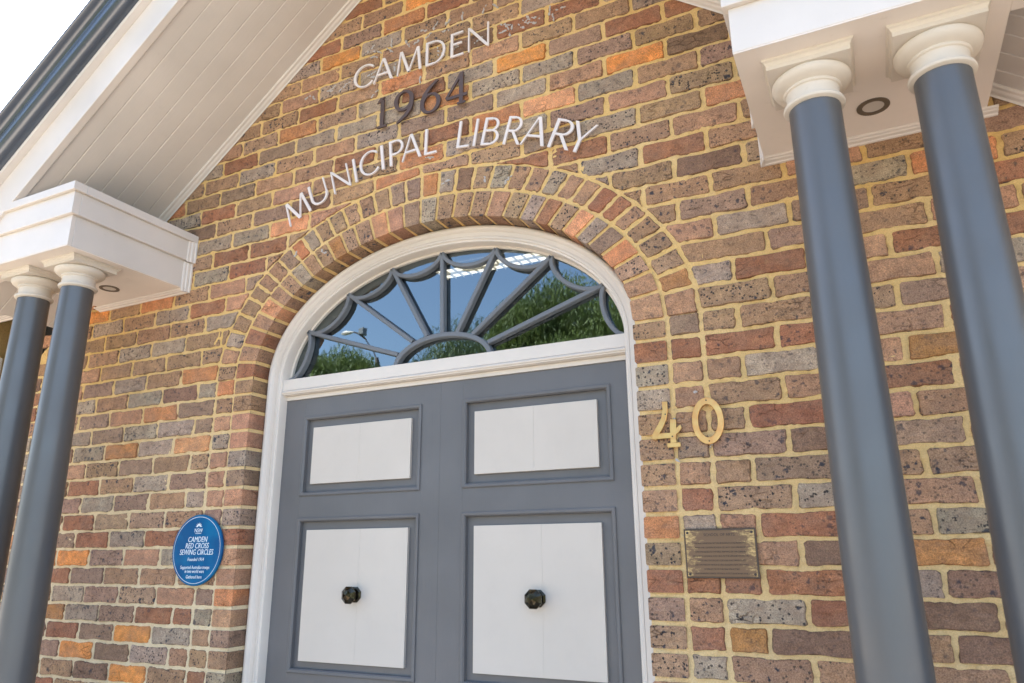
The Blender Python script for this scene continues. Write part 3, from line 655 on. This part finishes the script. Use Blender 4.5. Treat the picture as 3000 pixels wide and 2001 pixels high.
# ---------------------------------------------------------------- porticos
def portico(s, word):
    e = thing('portico_entablature', (s * 1.76, -.33, 1.02), 'white boxed entablature with a downlight, resting on the %s pair of grey columns' % word, 'entablature')
    xi, xo, xe = (-1.431 if s < 0 else 1.418), s * 2.08, s * 4.1
    yf = -.650
    B = lambda x0, x1, y0, y1, z0, z1, nm, mt=M_WHITE, bv=.0015: MB().box(x0, x1, y0, y1, z0, z1).build(nm, mt, e, bevel=bv)
    # front boards run on outwards, the inner return runs back to the wall
    B(xi, xe, yf, yf + .02, 1.022, 1.166, 'lower_fascia'); B(xi, xi + s * .02, yf + .0205, -.001, 1.022, 1.166, 'return_fascia', M_CREAM)
    B(xi - s * .016, xe, yf - .016, yf + .02, 1.1665, 1.272, 'upper_fascia'); B(xi - s * .016, xi + s * .02, yf + .0205, -.001, 1.1665, 1.272, 'return_fascia', M_CREAM)
    B(xi - s * .030, xe, yf - .032, yf + .03, 1.2725, 1.312, 'cornice_board'); B(xi - s * .030, xi + s * .03, yf + .0305, -.001, 1.2725, 1.312, 'return_cornice', M_CREAM)
    B(xi + s * .001, xo, yf + .001, -.001, 1.018, 1.0215, 'soffit_panel', M_PANEL, 0)
    B(xi, xe, yf + .025, -.001, 1.3125, 1.325, 'top_flashing', M_GUT, 0)
    # mouldings where the box meets the brick
    def trim(path, nm='wall_trim'):
        return MB().sweep(path, [(0, 0), (.018, 0), (.020, -.004), (.027, -.008), (.030, -.016), (.034, -.020), (.036, -.028), (0, -.028)]).build(nm, M_WHITE, e)
    def quad(x0, x1, z): # horizontal moulding along the wall under a soffit
        return MB().sweep([((x0, 0, z), (0, -1, 0), (0, 0, -1)), ((x1, 0, z), (0, -1, 0), (0, 0, -1))],
            [(.001, 0), (.046, 0), (.046, .003), (.042, .006), (.034, .0065), (.030, .010), (.016, .0115), (.012, .016), (.001, .016)]).build('wall_trim', M_WHITE, e)
    quad(xi - s * .010, xo + s * .03, 1.0178)
    def vert(x, z0, z1): # vertical moulding down the inner return
        return MB().sweep([((x, 0, z0), (0, -1, 0), (-s, 0, 0)), ((x, 0, z1), (0, -1, 0), (-s, 0, 0))],
            [(.001, 0), (.050, 0), (.050, .003), (.044, .006), (.034, .007), (.028, .011), (.014, .012), (.010, .0155), (.001, .0155)]).build('wall_trim', M_WHITE, e)
    vert(xi, 1.002, 1.160); vert(xi - s * .016, 1.160, 1.2722)
    # boarded ceiling beyond the box, recessed above the beam
    B(xo - s * .012, xo, yf + .02, -.001, 1.022, 1.098, 'box_side'); B(xo + s * .0003, xe, yf + .0205, -.505, 1.0175, 1.0213, 'beam_soffit', M_PANEL)
    B(xo + s * .0003, xe, -.517, -.505, 1.0217, 1.098, 'beam_side', M_CREAM)
    y = -.0
    for i in range(6):
        B(xo + s * .0003, xe, y - .0845, y - .0035, 1.098 + (.0), 1.112, 'ceiling_board', M_SOFFIT, .003); y -= .088
    quad(xo + s * .001, xe, 1.0978)
    # downlight
    dl = (s * 1.763, -.205)
    def ringm(r0, r1, z0, z1, nm, mt):
        m_ = MB(); m_.lathe(*dl, [(r0, z1), (r0, z0), (r1, z0), (r1, z1)], 40); return m_
    lt = ringm(.031, .047, 1.0155, 1.0185, 'downlight', M_RING).build('downlight', M_RING, e, smooth=True)
    MB().lathe(*dl, [(.0005, 1.0172), (.0308, 1.0172)], 40).build('lens', M_RUBBER, lt)
    return e
portico(-1, 'left'); portico(1, 'right')

def column(x, y, label):
    c = thing('portico_column', (x, y, -1.7), label, 'column', 'paired grey columns of the doorway porticos')
    prof = [(.0835, -1.62), (.083, -1.2), (.082, -.7), (.0810, -.36), (.0785, -.02), (.0754, .24), (.0725, .45), (.0696, .70), (.0685, .84), (.0682, .893)]
    MB().lathe(x, y, prof, 64).build('shaft', M_COL, c, smooth='all')
    cap = [(.066, .892), (.074, .8935), (.0795, .897), (.0815, .9025), (.0795, .908), (.074, .911), (.0705, .9125), (.0695, .925), (.0695, .940), (.071, .944), (.0755, .9455), (.0775, .949), (.0765, .953),
           (.082, .955), (.092, .959), (.101, .966), (.1055, .975), (.105, .982), (.100, .9868), (.05, .987)]
    MB().lathe(x, y, cap, 64).build('capital', M_CAP, c, smooth=True)
    h = .1085
    m_ = MB(); lv = [(h - .002, .9872), (h, .9915), (h, .9965), (h + .003, .999), (h + .005, .9995)]
    h0 = [(.103, .9872), (.107, .9878), (.107, 1.000), (.110, 1.0045), (.1115, 1.009), (.1165, 1.012), (.118, 1.0176)]
    vs = []; fs = []
    for r, z in h0: vs += [(x - r, y - r, z), (x + r, y - r, z), (x + r, y + r, z), (x - r, y + r, z)]
    for j in range(len(h0) - 1):
        for i in range(4): fs.append((j*4+i, j*4+(i+1) % 4, j*4+4+(i+1) % 4, j*4+4+i))
    fs += [(3, 2, 1, 0), tuple(range(len(vs)-4, len(vs)))]
    m_.add(vs, fs).build('abacus', M_CAP, c)
    MB().lathe(x, y, [(.001, -1.64), (.105, -1.64), (.112, -1.625), (.112, -1.605), (.104, -1.59), (.09, -1.585), (.0855, -1.57), (.0835, -1.56)], 48).build('base_ring', M_CAP, c, smooth=True)
    MB().box(x - .12, x + .12, y - .12, y + .12, -1.6999, -1.6402).build('plinth', M_CAP, c, bevel=.003)
CY = -.470
column(-1.594, CY, 'inner grey column of the left pair, nearer the doors')
column(-1.920, CY, 'outermost grey column at the left edge of the photo')
column(1.601, CY, 'inner grey column of the right pair, nearer the doors')
column(1.915, CY, 'outermost grey column at the right edge of the photo')

# louvred window at the far left
wn = thing('side_window', (-3.3, -.01, .1), 'white louvred window head just showing at the far left edge behind the columns', 'window')
MB().box(-3.75, -2.945, -.02, -.0075, .0, .84).build('window_frame', M_WHITE, wn)
for i in range(7): MB().box(-3.70, -2.95, -.034, -.0205, .04 + i * .115, .148 + i * .115).build('louvre', M_WHITE, wn, bevel=.003)

# ---------------------------------------------------------------- wall lettering
TH_, TK = .053, .104      # thin and thick stroke, in cap heights
def sl(x0, z0, x1, z1, w0, w1=None): return ('l', x0, z0, x1, z1, w0, w1 or w0)
def hz(x0, x1, z, w=.075): return ('h', x0, x1, z, w)
def ar(cx, cz, rx, rz, a0, a1, wa=TH_, wb=TK): return ('a', cx, cz, rx, rz, a0, a1, wa, wb)
GL = {
 'C': (.88, [ar(.50, .5, .46, .47, 42, 318)]),
 'A': (.90, [sl(.06, 0, .44, 1, TH_), sl(.84, 0, .46, 1, TK*1.05), hz(.20, .70, .33)]),
 'M': (1.12, [sl(.08, 0, .20, 1, TH_), sl(.22, 1, .555, .04, TK), sl(.555, .04, .90, 1, TH_), sl(1.03, 0, .92, 1, TK)]),
 'D': (.95, [sl(.13, 0, .13, 1, TK), hz(.13, .42, .963), hz(.13, .42, .037), ar(.42, .5, .43, .463, -90, 90)]),
 'E': (.66, [sl(.12, 0, .12, 1, TK), hz(.12, .58, .963), hz(.12, .53, .53), hz(.12, .60, .037)]),
 'N': (.96, [sl(.10, 0, .10, 1, TH_ * 1.2), sl(.12, .96, .84, .04, TK), sl(.86, 0, .86, 1, TH_ * 1.2)]),
 'U': (.92, [sl(.10, .36, .10, 1, TK), ('a', .46, .37, .36, .335, 180, 360, TH_ * 1.2, TK), sl(.82, .36, .82, 1, TH_ * 1.2)]),
 'I': (.30, [sl(.15, 0, .15, 1, TK)]),
 'P': (.72, [sl(.13, 0, .13, 1, TK), hz(.13, .36, .963), hz(.13, .36, .44), ar(.36, .70, .28, .262, -90, 90)]),
 'L': (.60, [sl(.12, 0, .12, 1, TK), hz(.12, .56, .037)]),
 'B': (.76, [sl(.12, 0, .12, 1, TK), hz(.12, .36, .963), hz(.12, .38, .53), hz(.12, .38, .037), ar(.36, .745, .24, .218, -90, 90), ar(.38, .285, .29, .248, -90, 90)]),
 'R': (.78, [sl(.12, 0, .12, 1, TK), hz(.12, .36, .963), hz(.12, .38, .48), ar(.36, .72, .26, .242, -90, 90), sl(.70, 0, .34, .48, TK)]),
 'Y': (.80, [sl(.40, 0, .40, .48, TK), sl(.40, .42, .08, 1, TK), sl(.41, .42, .74, 1, TH_ * 1.1)]),
 '1': (.36, [sl(.20, .03, .20, .90, .115), hz(.04, .36, .03, .07), sl(.06, .84, .20, .99, .08, .13)]),
 '9': (.66, [ar(.33, .66, .25, .30, 0, 360, .065, .122), ('c', [(.58, .66, .12), (.575, .5, .125), (.52, .33, .12), (.40, .17, .11), (.24, .05, .08), (.12, -.02, .05)])]),
 '6': (.66, [ar(.34, .31, .25, .29, 0, 360, .065, .122), ('c', [(.09, .31, .12), (.10, .46, .12), (.17, .63, .12), (.30, .80, .11), (.44, .92, .08), (.56, 1.0, .05)])]),
 '4': (.70, [sl(.48, .04, .48, .98, .115), sl(.03, .28, .49, .97, .07, .09), hz(.03, .66, .26, .09), hz(.36, .60, .03, .065)]),
}
def glyph(ch, place, y_front, y_back):
    """place(u, v) maps glyph coordinates to wall x, z"""
    m_ = MB(); k_ = [0]
    def prism(pts):
        e_ = .00035 * k_[0]; k_[0] += 1; n_ = len(pts)
        P = [place(*p) for p in pts]
        if area(P) < 0: P = P[::-1]
        vs = [(x, y_front + e_, z) for x, z in P] + [(x, y_back - e_, z) for x, z in P]
        m_.add(vs, [tuple(range(n_)), tuple(range(2*n_-1, n_-1, -1))] + [(i, n_+i, n_+(i+1) % n_, (i+1) % n_) for i in range(n_)])
    def ribbon(L, R_, closed=False):
        e_ = .00035 * k_[0]; k_[0] += 1; n_ = len(L); A_ = [place(*p) for p in L]; B_ = [place(*p) for p in R_]
        vs = [(x, y, z) for S, y in ((A_, y_front + e_), (B_, y_front + e_), (B_, y_back - e_), (A_, y_back - e_)) for x, z in S]
        fs = []
        for i in range(n_ if closed else n_ - 1):
            j = (i + 1) % n_
            for a, b in ((0, 1), (1, 2), (2, 3), (3, 0)): fs.append((a*n_+i, a*n_+j, b*n_+j, b*n_+i))
        if not closed: fs += [(0, n_, 2*n_, 3*n_), (n_-1, 2*n_-1, 3*n_-1, 4*n_-1)]
        m_.add(vs, fs)
    for s in GL[ch][1]:
        if s[0] == 'l':
            _, x0, z0, x1, z1, w0, w1 = s; st = 1 + .25 * min(1, abs(x1 - x0) / max(.01, abs(z1 - z0)))
            w0 *= st; w1 *= st
            prism([(x0 - w0/2, z0), (x0 + w0/2, z0), (x1 + w1/2, z1), (x1 - w1/2, z1)])
        elif s[0] == 'h':
            _, x0, x1, z, w_ = s; prism([(x0, z - w_/2), (x1, z - w_/2), (x1, z + w_/2), (x0, z + w_/2)])
        elif s[0] == 'a':
            _, cx, cz, rx, rz, a0, a1, wa, wb = s; closed = abs(a1 - a0) >= 360; n_ = 30 if abs(a1-a0) > 200 else 20; L = []; R_ = []
            for i in range(n_ if closed else n_ + 1):
                t_ = math.radians(a0 + (a1 - a0) * i / n_); w_ = wa + (wb - wa) * abs(math.cos(t_)) ** 1.5
                L.append((cx + (rx - w_/2) * math.cos(t_), cz + (rz - w_/2) * math.sin(t_))); R_.append((cx + (rx + w_/2) * math.cos(t_), cz + (rz + w_/2) * math.sin(t_)))
            ribbon(L, R_, closed)
        else:
            P = s[1]; L = []; R_ = []
            for i, (x, z, w_) in enumerate(P):
                a = P[max(0, i-1)]; b = P[min(len(P)-1, i+1)]; d = math.hypot(b[0]-a[0], b[1]-a[1]); nx, nz = -(b[1]-a[1])/d, (b[0]-a[0])/d
                L.append((x + nx*w_/2, z + nz*w_/2)); R_.append((x - nx*w_/2, z - nz*w_/2))
            ribbon(L, R_)
    return m_
ORD = ['first', 'second', 'third', 'fourth', 'fifth', 'sixth', 'seventh', 'eighth', 'ninth']
YL0, YL1 = -.024, -.0155
def put(ch, x0, wd, z, h, ang, label, m_, grp, cat='letter', nm='wall_letter'):
    ca, sa = math.cos(ang), math.sin(ang); adv = GL[ch][0]
    pl = lambda u, v: (x0 + (u / adv * wd) * ca - v * h * sa, z + (u / adv * wd) * sa + v * h * ca)
    o = glyph(ch, pl, YL0, YL1).build(nm, m_, fix=True)
    # fixing studs into the wall are part of the letter
    return tag(o, label, cat, grp)
for i, (ch, a, b) in enumerate([('C', -.418, -.300), ('A', -.305, -.187), ('M', -.172, -.022), ('D', -.014, .108), ('E', .122, .205), ('N', .213, .337)]):
    put(ch, a, b - a, 1.876, .127, 0, 'pale raised letter %s, %s in the word CAMDEN near the gable top' % (ch, ORD[i]), M_LET, 'raised letters of CAMDEN')
for ch, a, b, wh in (('1', -.272, -.212, 'straight narrow bronze numeral 1, the leftmost of the year 1964'), ('9', -.176, -.060, 'bronze numeral 9 with its loop at the top, in the year 1964'), ('6', -.032, .084, 'bronze numeral 6 with its loop at the bottom, in the year 1964'), ('4', .108, .226, 'angular open bronze numeral 4, the rightmost of the year 1964')):
    put(ch, a, b - a, 1.622, .163, 0, wh, M_BRONZE, 'bronze numerals of 1964', 'numeral', 'year_numeral')
def arcput(ch, xa, xb, label):
    Rr, xc0, zt = 1.58, -.005, 1.411
    th = math.asin(((xa + xb) / 2 - xc0) / Rr); zc = zt - Rr + math.sqrt(Rr * Rr - ((xa + xb) / 2 - xc0) ** 2)
    wd = (xb - xa) / math.cos(th); x0 = (xa + xb) / 2 - wd / 2 * math.cos(-th); z0 = zc - wd / 2 * math.sin(-th)
    put(ch, x0, wd, z0, .129, -th, label, M_LET, 'raised letters of MUNICIPAL LIBRARY')
seen = {}
for ch, a, b in (('M', -.760, -.622), ('U', -.622, -.515), ('N', -.500, -.390), ('I', -.383, -.348), ('C', -.340, -.236), ('I', -.237, -.197), ('P', -.190, -.100), ('A', -.120, -.012), ('L', -.006, .072)):
    seen[ch] = seen.get(ch, 0) + 1; w1 = {'I': ['after the N', 'between C and P']}.get(ch)
    arcput(ch, a, b, 'white raised letter %s %sin the curved word MUNICIPAL over the arch' % (ch, (w1[seen[ch]-1] + ' ') if w1 else ''))
seen = {}
for ch, a, b in (('L', .160, .234), ('I', .238, .272), ('B', .280, .372), ('R', .386, .474), ('A', .470, .582), ('R', .588, .690), ('Y', .664, .764)):
    seen[ch] = seen.get(ch, 0) + 1; w1 = {'R': ['after the B', 'before the Y']}.get(ch)
    arcput(ch, a, b, 'white raised letter %s %sin the curved word LIBRARY over the arch' % (ch, (w1[seen[ch]-1] + ' ') if w1 else ''))
# brass street number
def place_at(x0, z0, sx_, sz_): return lambda u, v: (x0 + u * sx_, z0 + v * sz_)
GL['4b'] = (1, [('c', [(.50, 1.0, .17), (.50, .82, .17), (.44, .62, .17), (.30, .45, .17), (.14, .30, .17), (.08, .20, .13)]), hz(.02, .80, .255, .12), ('c', [(.74, .60, .19), (.72, .42, .20), (.70, .20, .17), (.71, .09, .20)]),
                ('c', [(.72, .28, .10), (.86, .36, .12), (.98, .44, .09)]), hz(.50, .92, .045, .10)])
GL['0b'] = (1, [ar(.5, .5, .405, .425, 0, 360, .145, .19)])
def bnum(ch, x0, z0, sx_, sz_, label):
    o = glyph(ch, place_at(x0, z0, sx_, sz_), -.018, -.008); ob = o.build('house_number', M_BRASS, bevel=.0008)
    tag(ob, label, 'number', 'brass house numbers'); return ob
n4 = bnum('4b', .955, .042, .105, .157, 'polished brass numeral 4 on the brick right of the doors'); n0 = bnum('0b', 1.096, .043, .104, .157, 'polished brass oval numeral 0 on the brick right of the doors')
for ob, P in ((n4, [(1.008, .155), (1.027, .078)]), (n0, [(1.148, .190), (1.148, .054)])):
    for x, z in P:
        MB().sweep([((x + .0025*math.cos(t_), 0, z + .0025*math.sin(t_)), (1, 0, 0), (0, 1, 0)) for t_ in [i*math.pi/4 for i in range(8)]], [(0, -.0195), (0, -.012)], closed=False, loop=True).add([(x + .0025*math.cos(i*math.pi/4), -.0194, z + .0025*math.sin(i*math.pi/4)) for i in range(8)], [tuple(range(8))]).build('screw', M_INKB, ob)

# ---------------------------------------------------------------- plaques
def text(s, x, z, size, y, mt, parent, nm='lettering', sx_=1.0, shear=0.0, align='CENTER'):
    cu = bpy.data.curves.new('t', 'FONT'); cu.body = s; cu.size = size; cu.align_x = align; cu.shear = shear; cu.extrude = .0004; cu.resolution_u = 3
    ob = bpy.data.objects.new('t', cu); me = bpy.data.meshes.new_from_object(ob)
    V = np.zeros(len(me.vertices) * 3); me.vertices.foreach_get('co', V); V = V.reshape(-1, 3)
    m_ = MB(); m_.add([(x + a * sx_, y - c, z + b) for a, b, c in V], [tuple(p.vertices) for p in me.polygons])
    bpy.data.objects.remove(ob); bpy.data.curves.remove(cu); bpy.data.meshes.remove(me)
    return m_.build(nm, mt, parent, fix=False)
def disc(cx, cz, r, y0, y1, n_=64, rr=None):
    P = [(cx + r*math.cos(6.28319*i/n_), cz + r*math.sin(6.28319*i/n_)) for i in range(n_)]; m_ = MB()
    m_.add([(x, y0, z) for x, z in P] + [(x, y1, z) for x, z in P], [tuple(range(n_)), tuple(range(2*n_-1, n_-1, -1))] + [(i, n_+i, n_+(i+1) % n_, (i+1) % n_) for i in range(n_)]); return m_
bp = thing('blue_plaque', (-1.146, -.012, -.42), 'round blue plaque with white lettering on the brick left of the doors', 'plaque')
bx_, bz_ = -1.146, -.271
disc(bx_, bz_, .154, -.022, -.009).build('disc', M_BLUE, bp, bevel=.002)
m = MB(); n = 72; L = [(bx_ + q*math.cos(6.28319*i/n), bz_ + q*math.sin(6.28319*i/n)) for q in (.1425, .1445) for i in range(n)]
m.add([(x, -.0227, z) for x, z in L], [(i, (i+1) % n, n+(i+1) % n, n+i) for i in range(n)]); m.build('ring', M_INK, bp)
yy = -.0226
for s_, dz, sz, wx, sh in (('CAMDEN', .034, .0335, .86, .12), ('RED CROSS', .0065, .0335, .84, .12), ('SEWING CIRCLES', -.021, .0335, .80, .12), ('Founded 1914', -.0475, .0205, .85, .2),
                       ('Supported Australian troops', -.0815, .0205, .76, .12), ('in two world wars', -.0985, .0205, .78, .12), ('Gathered here', -.122, .0205, .80, .12), ('NSW', .0765, .024, .95, 0), ('GOVERNMENT', .0695, .006, .95, 0)):
    text(s_, bx_, bz_ + dz, sz, yy, M_INK, bp, sx_=wx, shear=sh)
m = MB()      # flower emblem: rows of pointed petals
for row, (nn_, r0, r1, wd) in enumerate(((7, .006, .0215, .0034), (6, .004, .0155, .003))):
    for i in range(nn_):
        t_ = math.radians(10 + 160 * (i + (.5 if row else 0)) / (nn_ - (0 if row else 1))) if row == 0 else math.radians(22 + 136 * i / (nn_ - 1))
        d = Vector((math.cos(t_), math.sin(t_))); q = Vector((-d.y, d.x)); o0 = Vector((bx_, bz_ + .0985))
        P = [o0 + d * r0, o0 + d * (r0 * .5 + r1 * .5) + q * wd * .62, o0 + d * r1, o0 + d * (r0 * .5 + r1 * .5) - q * wd * .55]
        m.add([(p_.x, -.0228 - .0002 * row, p_.y) for p_ in P], [(0, 1, 2, 3)])
m.build('flower_emblem', M_INK, bp)
pq = thing('brass_plaque', (1.153, -.01, -.378), 'small tarnished brass plaque headed SCHOOL OF ARTS, below the street number', 'plaque')
px0, px1, pz0, pz1 = 1.041, 1.266, -.3765, -.2245
MB().box(px0, px1, -.0135, -.007, pz0, pz1).build('border', M_PLATEB, pq, bevel=.0012)
MB().box(px0 + .0055, px1 - .0055, -.0155, -.0136, pz0 + .0055, pz1 - .0055).build('plate', M_PLATE, pq, bevel=.0006)
for x in (px0 + .0125, px1 - .0125):
    for z in (pz0 + .0125, pz1 - .0125): disc(x, z, .0042, -.0178, -.0157, 12).build('screw', M_INKB, pq)
lines = ['SCHOOL OF ARTS', 'THE REAR PORTION OF THIS BUILDING DATES FROM 1866', 'WHEN THE CAMDEN SCHOOL OF ARTS WAS OPENED BY', 'THEN MAGISTRATE THE FIRST MEETING OF THE CAMDEN', 'MUNICIPAL COUNCIL WAS HELD IN THE UPSTAIRS ROOM ON',
         '1889 IN 1963 THE FRONT PORTION WAS DEMOLISHED', 'AND THE PRESENT SINGLE STOREY BUILDING ERECTED USING', 'OF BRICKS FROM THE 1866 STRUCTURE', 'CAMDEN MUNICIPAL COUNCIL HISTORICAL SOCIETY BICENTENNIAL PROJECT']
for i, s_ in enumerate(lines):
    sz = .0125 if i == 0 else .0068; wid = .62 * sz * len(s_)
    text(s_, 1.153, (pz1 - .0235) if i == 0 else pz1 - .0345 - .0131 * i, sz, -.0157, M_INKB, pq, sx_=(.95 if i == 0 else min(.9, .19 / wid)))

# ---------------------------------------------------------------- street side: trees and lamp mirrored in the fanlight
MIR = Vector((1.6133, 2.81))
def at(az, r): a = math.radians(az); return (MIR.x + math.sin(a) * r, MIR.y - math.cos(a) * r)
def tree(name, x, y, H, rx, rz, nl, m_leaf, label, droop, seed, lobes=9):
    r_ = random.Random(seed); t_ = thing(name, (x, y, -1.9), label, 'tree')
    m_ = MB()
    def limb(p, q, r0, r1, n_=6):
        p, q = Vector(p), Vector(q); d = (q - p).normalized(); u = d.orthogonal().normalized(); v = d.cross(u)
        P = []
        for i in range(n_):
            f_ = i / (n_ - 1); w_ = p.lerp(q, f_) + Vector((math.sin(f_*3)*.06, math.cos(f_*4)*.05, 0)) * (q-p).length * .3
            P.append((w_, u * (r0 + (r1 - r0) * f_), v * (r0 + (r1 - r0) * f_)))
        m_.sweep(P, [(math.cos(a * math.pi / 4), math.sin(a * math.pi / 4)) for a in range(8)])
    top = -1.9 + H; cz = top - rz
    limb((x, y, -1.9), (x, y, cz), .32, .16)
    cl = []
    for i in range(lobes):
        a = 6.283 * i / lobes + r_.uniform(-.3, .3); rr = rx * r_.uniform(.35, .72); zz = cz + rz * r_.uniform(-.35, .55)
        c_ = Vector((x + math.cos(a) * rr, y + math.sin(a) * rr, zz)); cl.append((c_, rx * r_.uniform(.34, .5)))
        limb((x, y, -1.9 + H * r_.uniform(.3, .5)), c_, .11, .03)
    cl.append((Vector((x, y, cz + rz * .55)), rx * .5)); cl.append((Vector((x, y, cz)), rx * .55))
    m_.build('trunk', M_BARK, t_, smooth='all')
    rg = np.random.default_rng(seed); C_ = np.array([c_[0] for c_ in cl]); S_ = np.array([c_[1] for c_ in cl])
    k_ = rg.integers(0, len(cl), nl); d = rg.normal(size=(nl, 3)); d /= np.linalg.norm(d, axis=1)[:, None]
    rad = rg.random(nl) ** .45; p = C_[k_] + d * (S_[k_] * rad)[:, None] * np.array([1, 1, .8]); p[:, 2] -= droop * rg.random(nl) ** 2 * (rad > .7)
    # sprays: leaves gather along short hanging twigs
    ax = rg.normal(size=(nl, 3)) * .5 + np.array([0, 0, -1.0 - droop]); ax /= np.linalg.norm(ax, axis=1)[:, None]
    sd_ = np.cross(ax, rg.normal(size=(nl, 3))); sd_ /= np.linalg.norm(sd_, axis=1)[:, None]
    L = rg.uniform(.09, .19, nl)[:, None]; W_ = rg.uniform(.008, .018, nl)[:, None]
    V = np.stack([p, p + ax * L * .5 + sd_ * W_, p + ax * L, p + ax * L * .5 - sd_ * W_], 1).reshape(-1, 3)
    V[:, 2] += ZO; org = np.array(WORLD[t_.name]); V -= org
    me = bpy.data.meshes.new('crown'); me.vertices.add(len(V)); me.vertices.foreach_set('co', V.astype(np.float32).ravel())
    me.loops.add(nl * 4); me.loops.foreach_set('vertex_index', np.arange(nl * 4, dtype=np.int32)); me.polygons.add(nl); me.polygons.foreach_set('loop_start', np.arange(0, nl * 4, 4, dtype=np.int32))
    me.update(calc_edges=True); me.materials.append(m_leaf); o = bpy.data.objects.new('crown', me); col.objects.link(o); o.parent = t_
    return t_
def htop(el, r): return math.tan(math.radians(el)) * r + 1.604       # height whose top shows at elevation el
x, y = at(-39.2, 20); tree('willow_tree', x, y, htop(16.0, 20), 2.05, 2.0, 60000, M_LEAF, 'small rounded green tree mirrored in the lower left fanlight pane', .5, 3, 8)
x, y = at(-21.8, 17); tree('willow_tree', x, y, htop(23.2, 17), 2.55, 3.5, 130000, M_LEAF, 'large leafy tree mirrored in the right half of the fanlight', .45, 5, 12)
x, y = at(-29.5, 22); tree('willow_tree', x, y, htop(18.0, 22), 3.3, 2.7, 70000, M_LEAF2, 'darker tree mirrored low behind the hub of the fanlight', .4, 9, 9)
x, y = at(-14.5, 19); tree('willow_tree', x, y, htop(20.5, 19), 2.9, 3.2, 70000, M_LEAF2, 'dark tree mirrored at the right end of the fanlight', .4, 12, 9)
lx, ly = at(-38.6, 27); lz = htop(16.7, 27) - 1.9
lamp = thing('street_lamp', (lx, ly, -1.9), 'tall street lamp with pale head and floodlight, mirrored in the left fanlight pane', 'street lamp')
k_ = 1.75
MB().lathe(lx + 1.15, ly, [(.11, -1.9), (.09, lz - 1.3), (.07, lz - 1.15)], 12).build('pole', M_PLATEB, lamp, smooth=True)
MB().sweep([((lx + 1.15, ly, lz - 1.2), (0, .05, 0), (0, 0, .05)), ((lx + .5, ly, lz - .35), (0, .05, 0), (0, 0, .05)), ((lx - .05, ly, lz), (0, .04, 0), (0, 0, .04))], [(1, 0), (0, 1), (-1, 0), (0, -1)]).build('arm', M_PLATEB, lamp)
m = MB(); m.sweep([((lx - .05 - k_ * .38 * i / 8, ly, lz + .02), (0, k_ * max(.01, .09 * math.sin(math.pi * (i + .6) / 9)), 0), (0, 0, k_ * max(.008, .055 * math.sin(math.pi * (i + .6) / 9)))) for i in range(9)], [(math.cos(a * .785), math.sin(a * .785)) for a in range(8)])
m.build('lamp_head', M_WHITE, lamp, smooth=True)
MB().box(lx + .25, lx + .52, ly - .12, ly + .12, lz - .22, lz + .10).build('floodlight', M_BAR, lamp, bevel=.01)
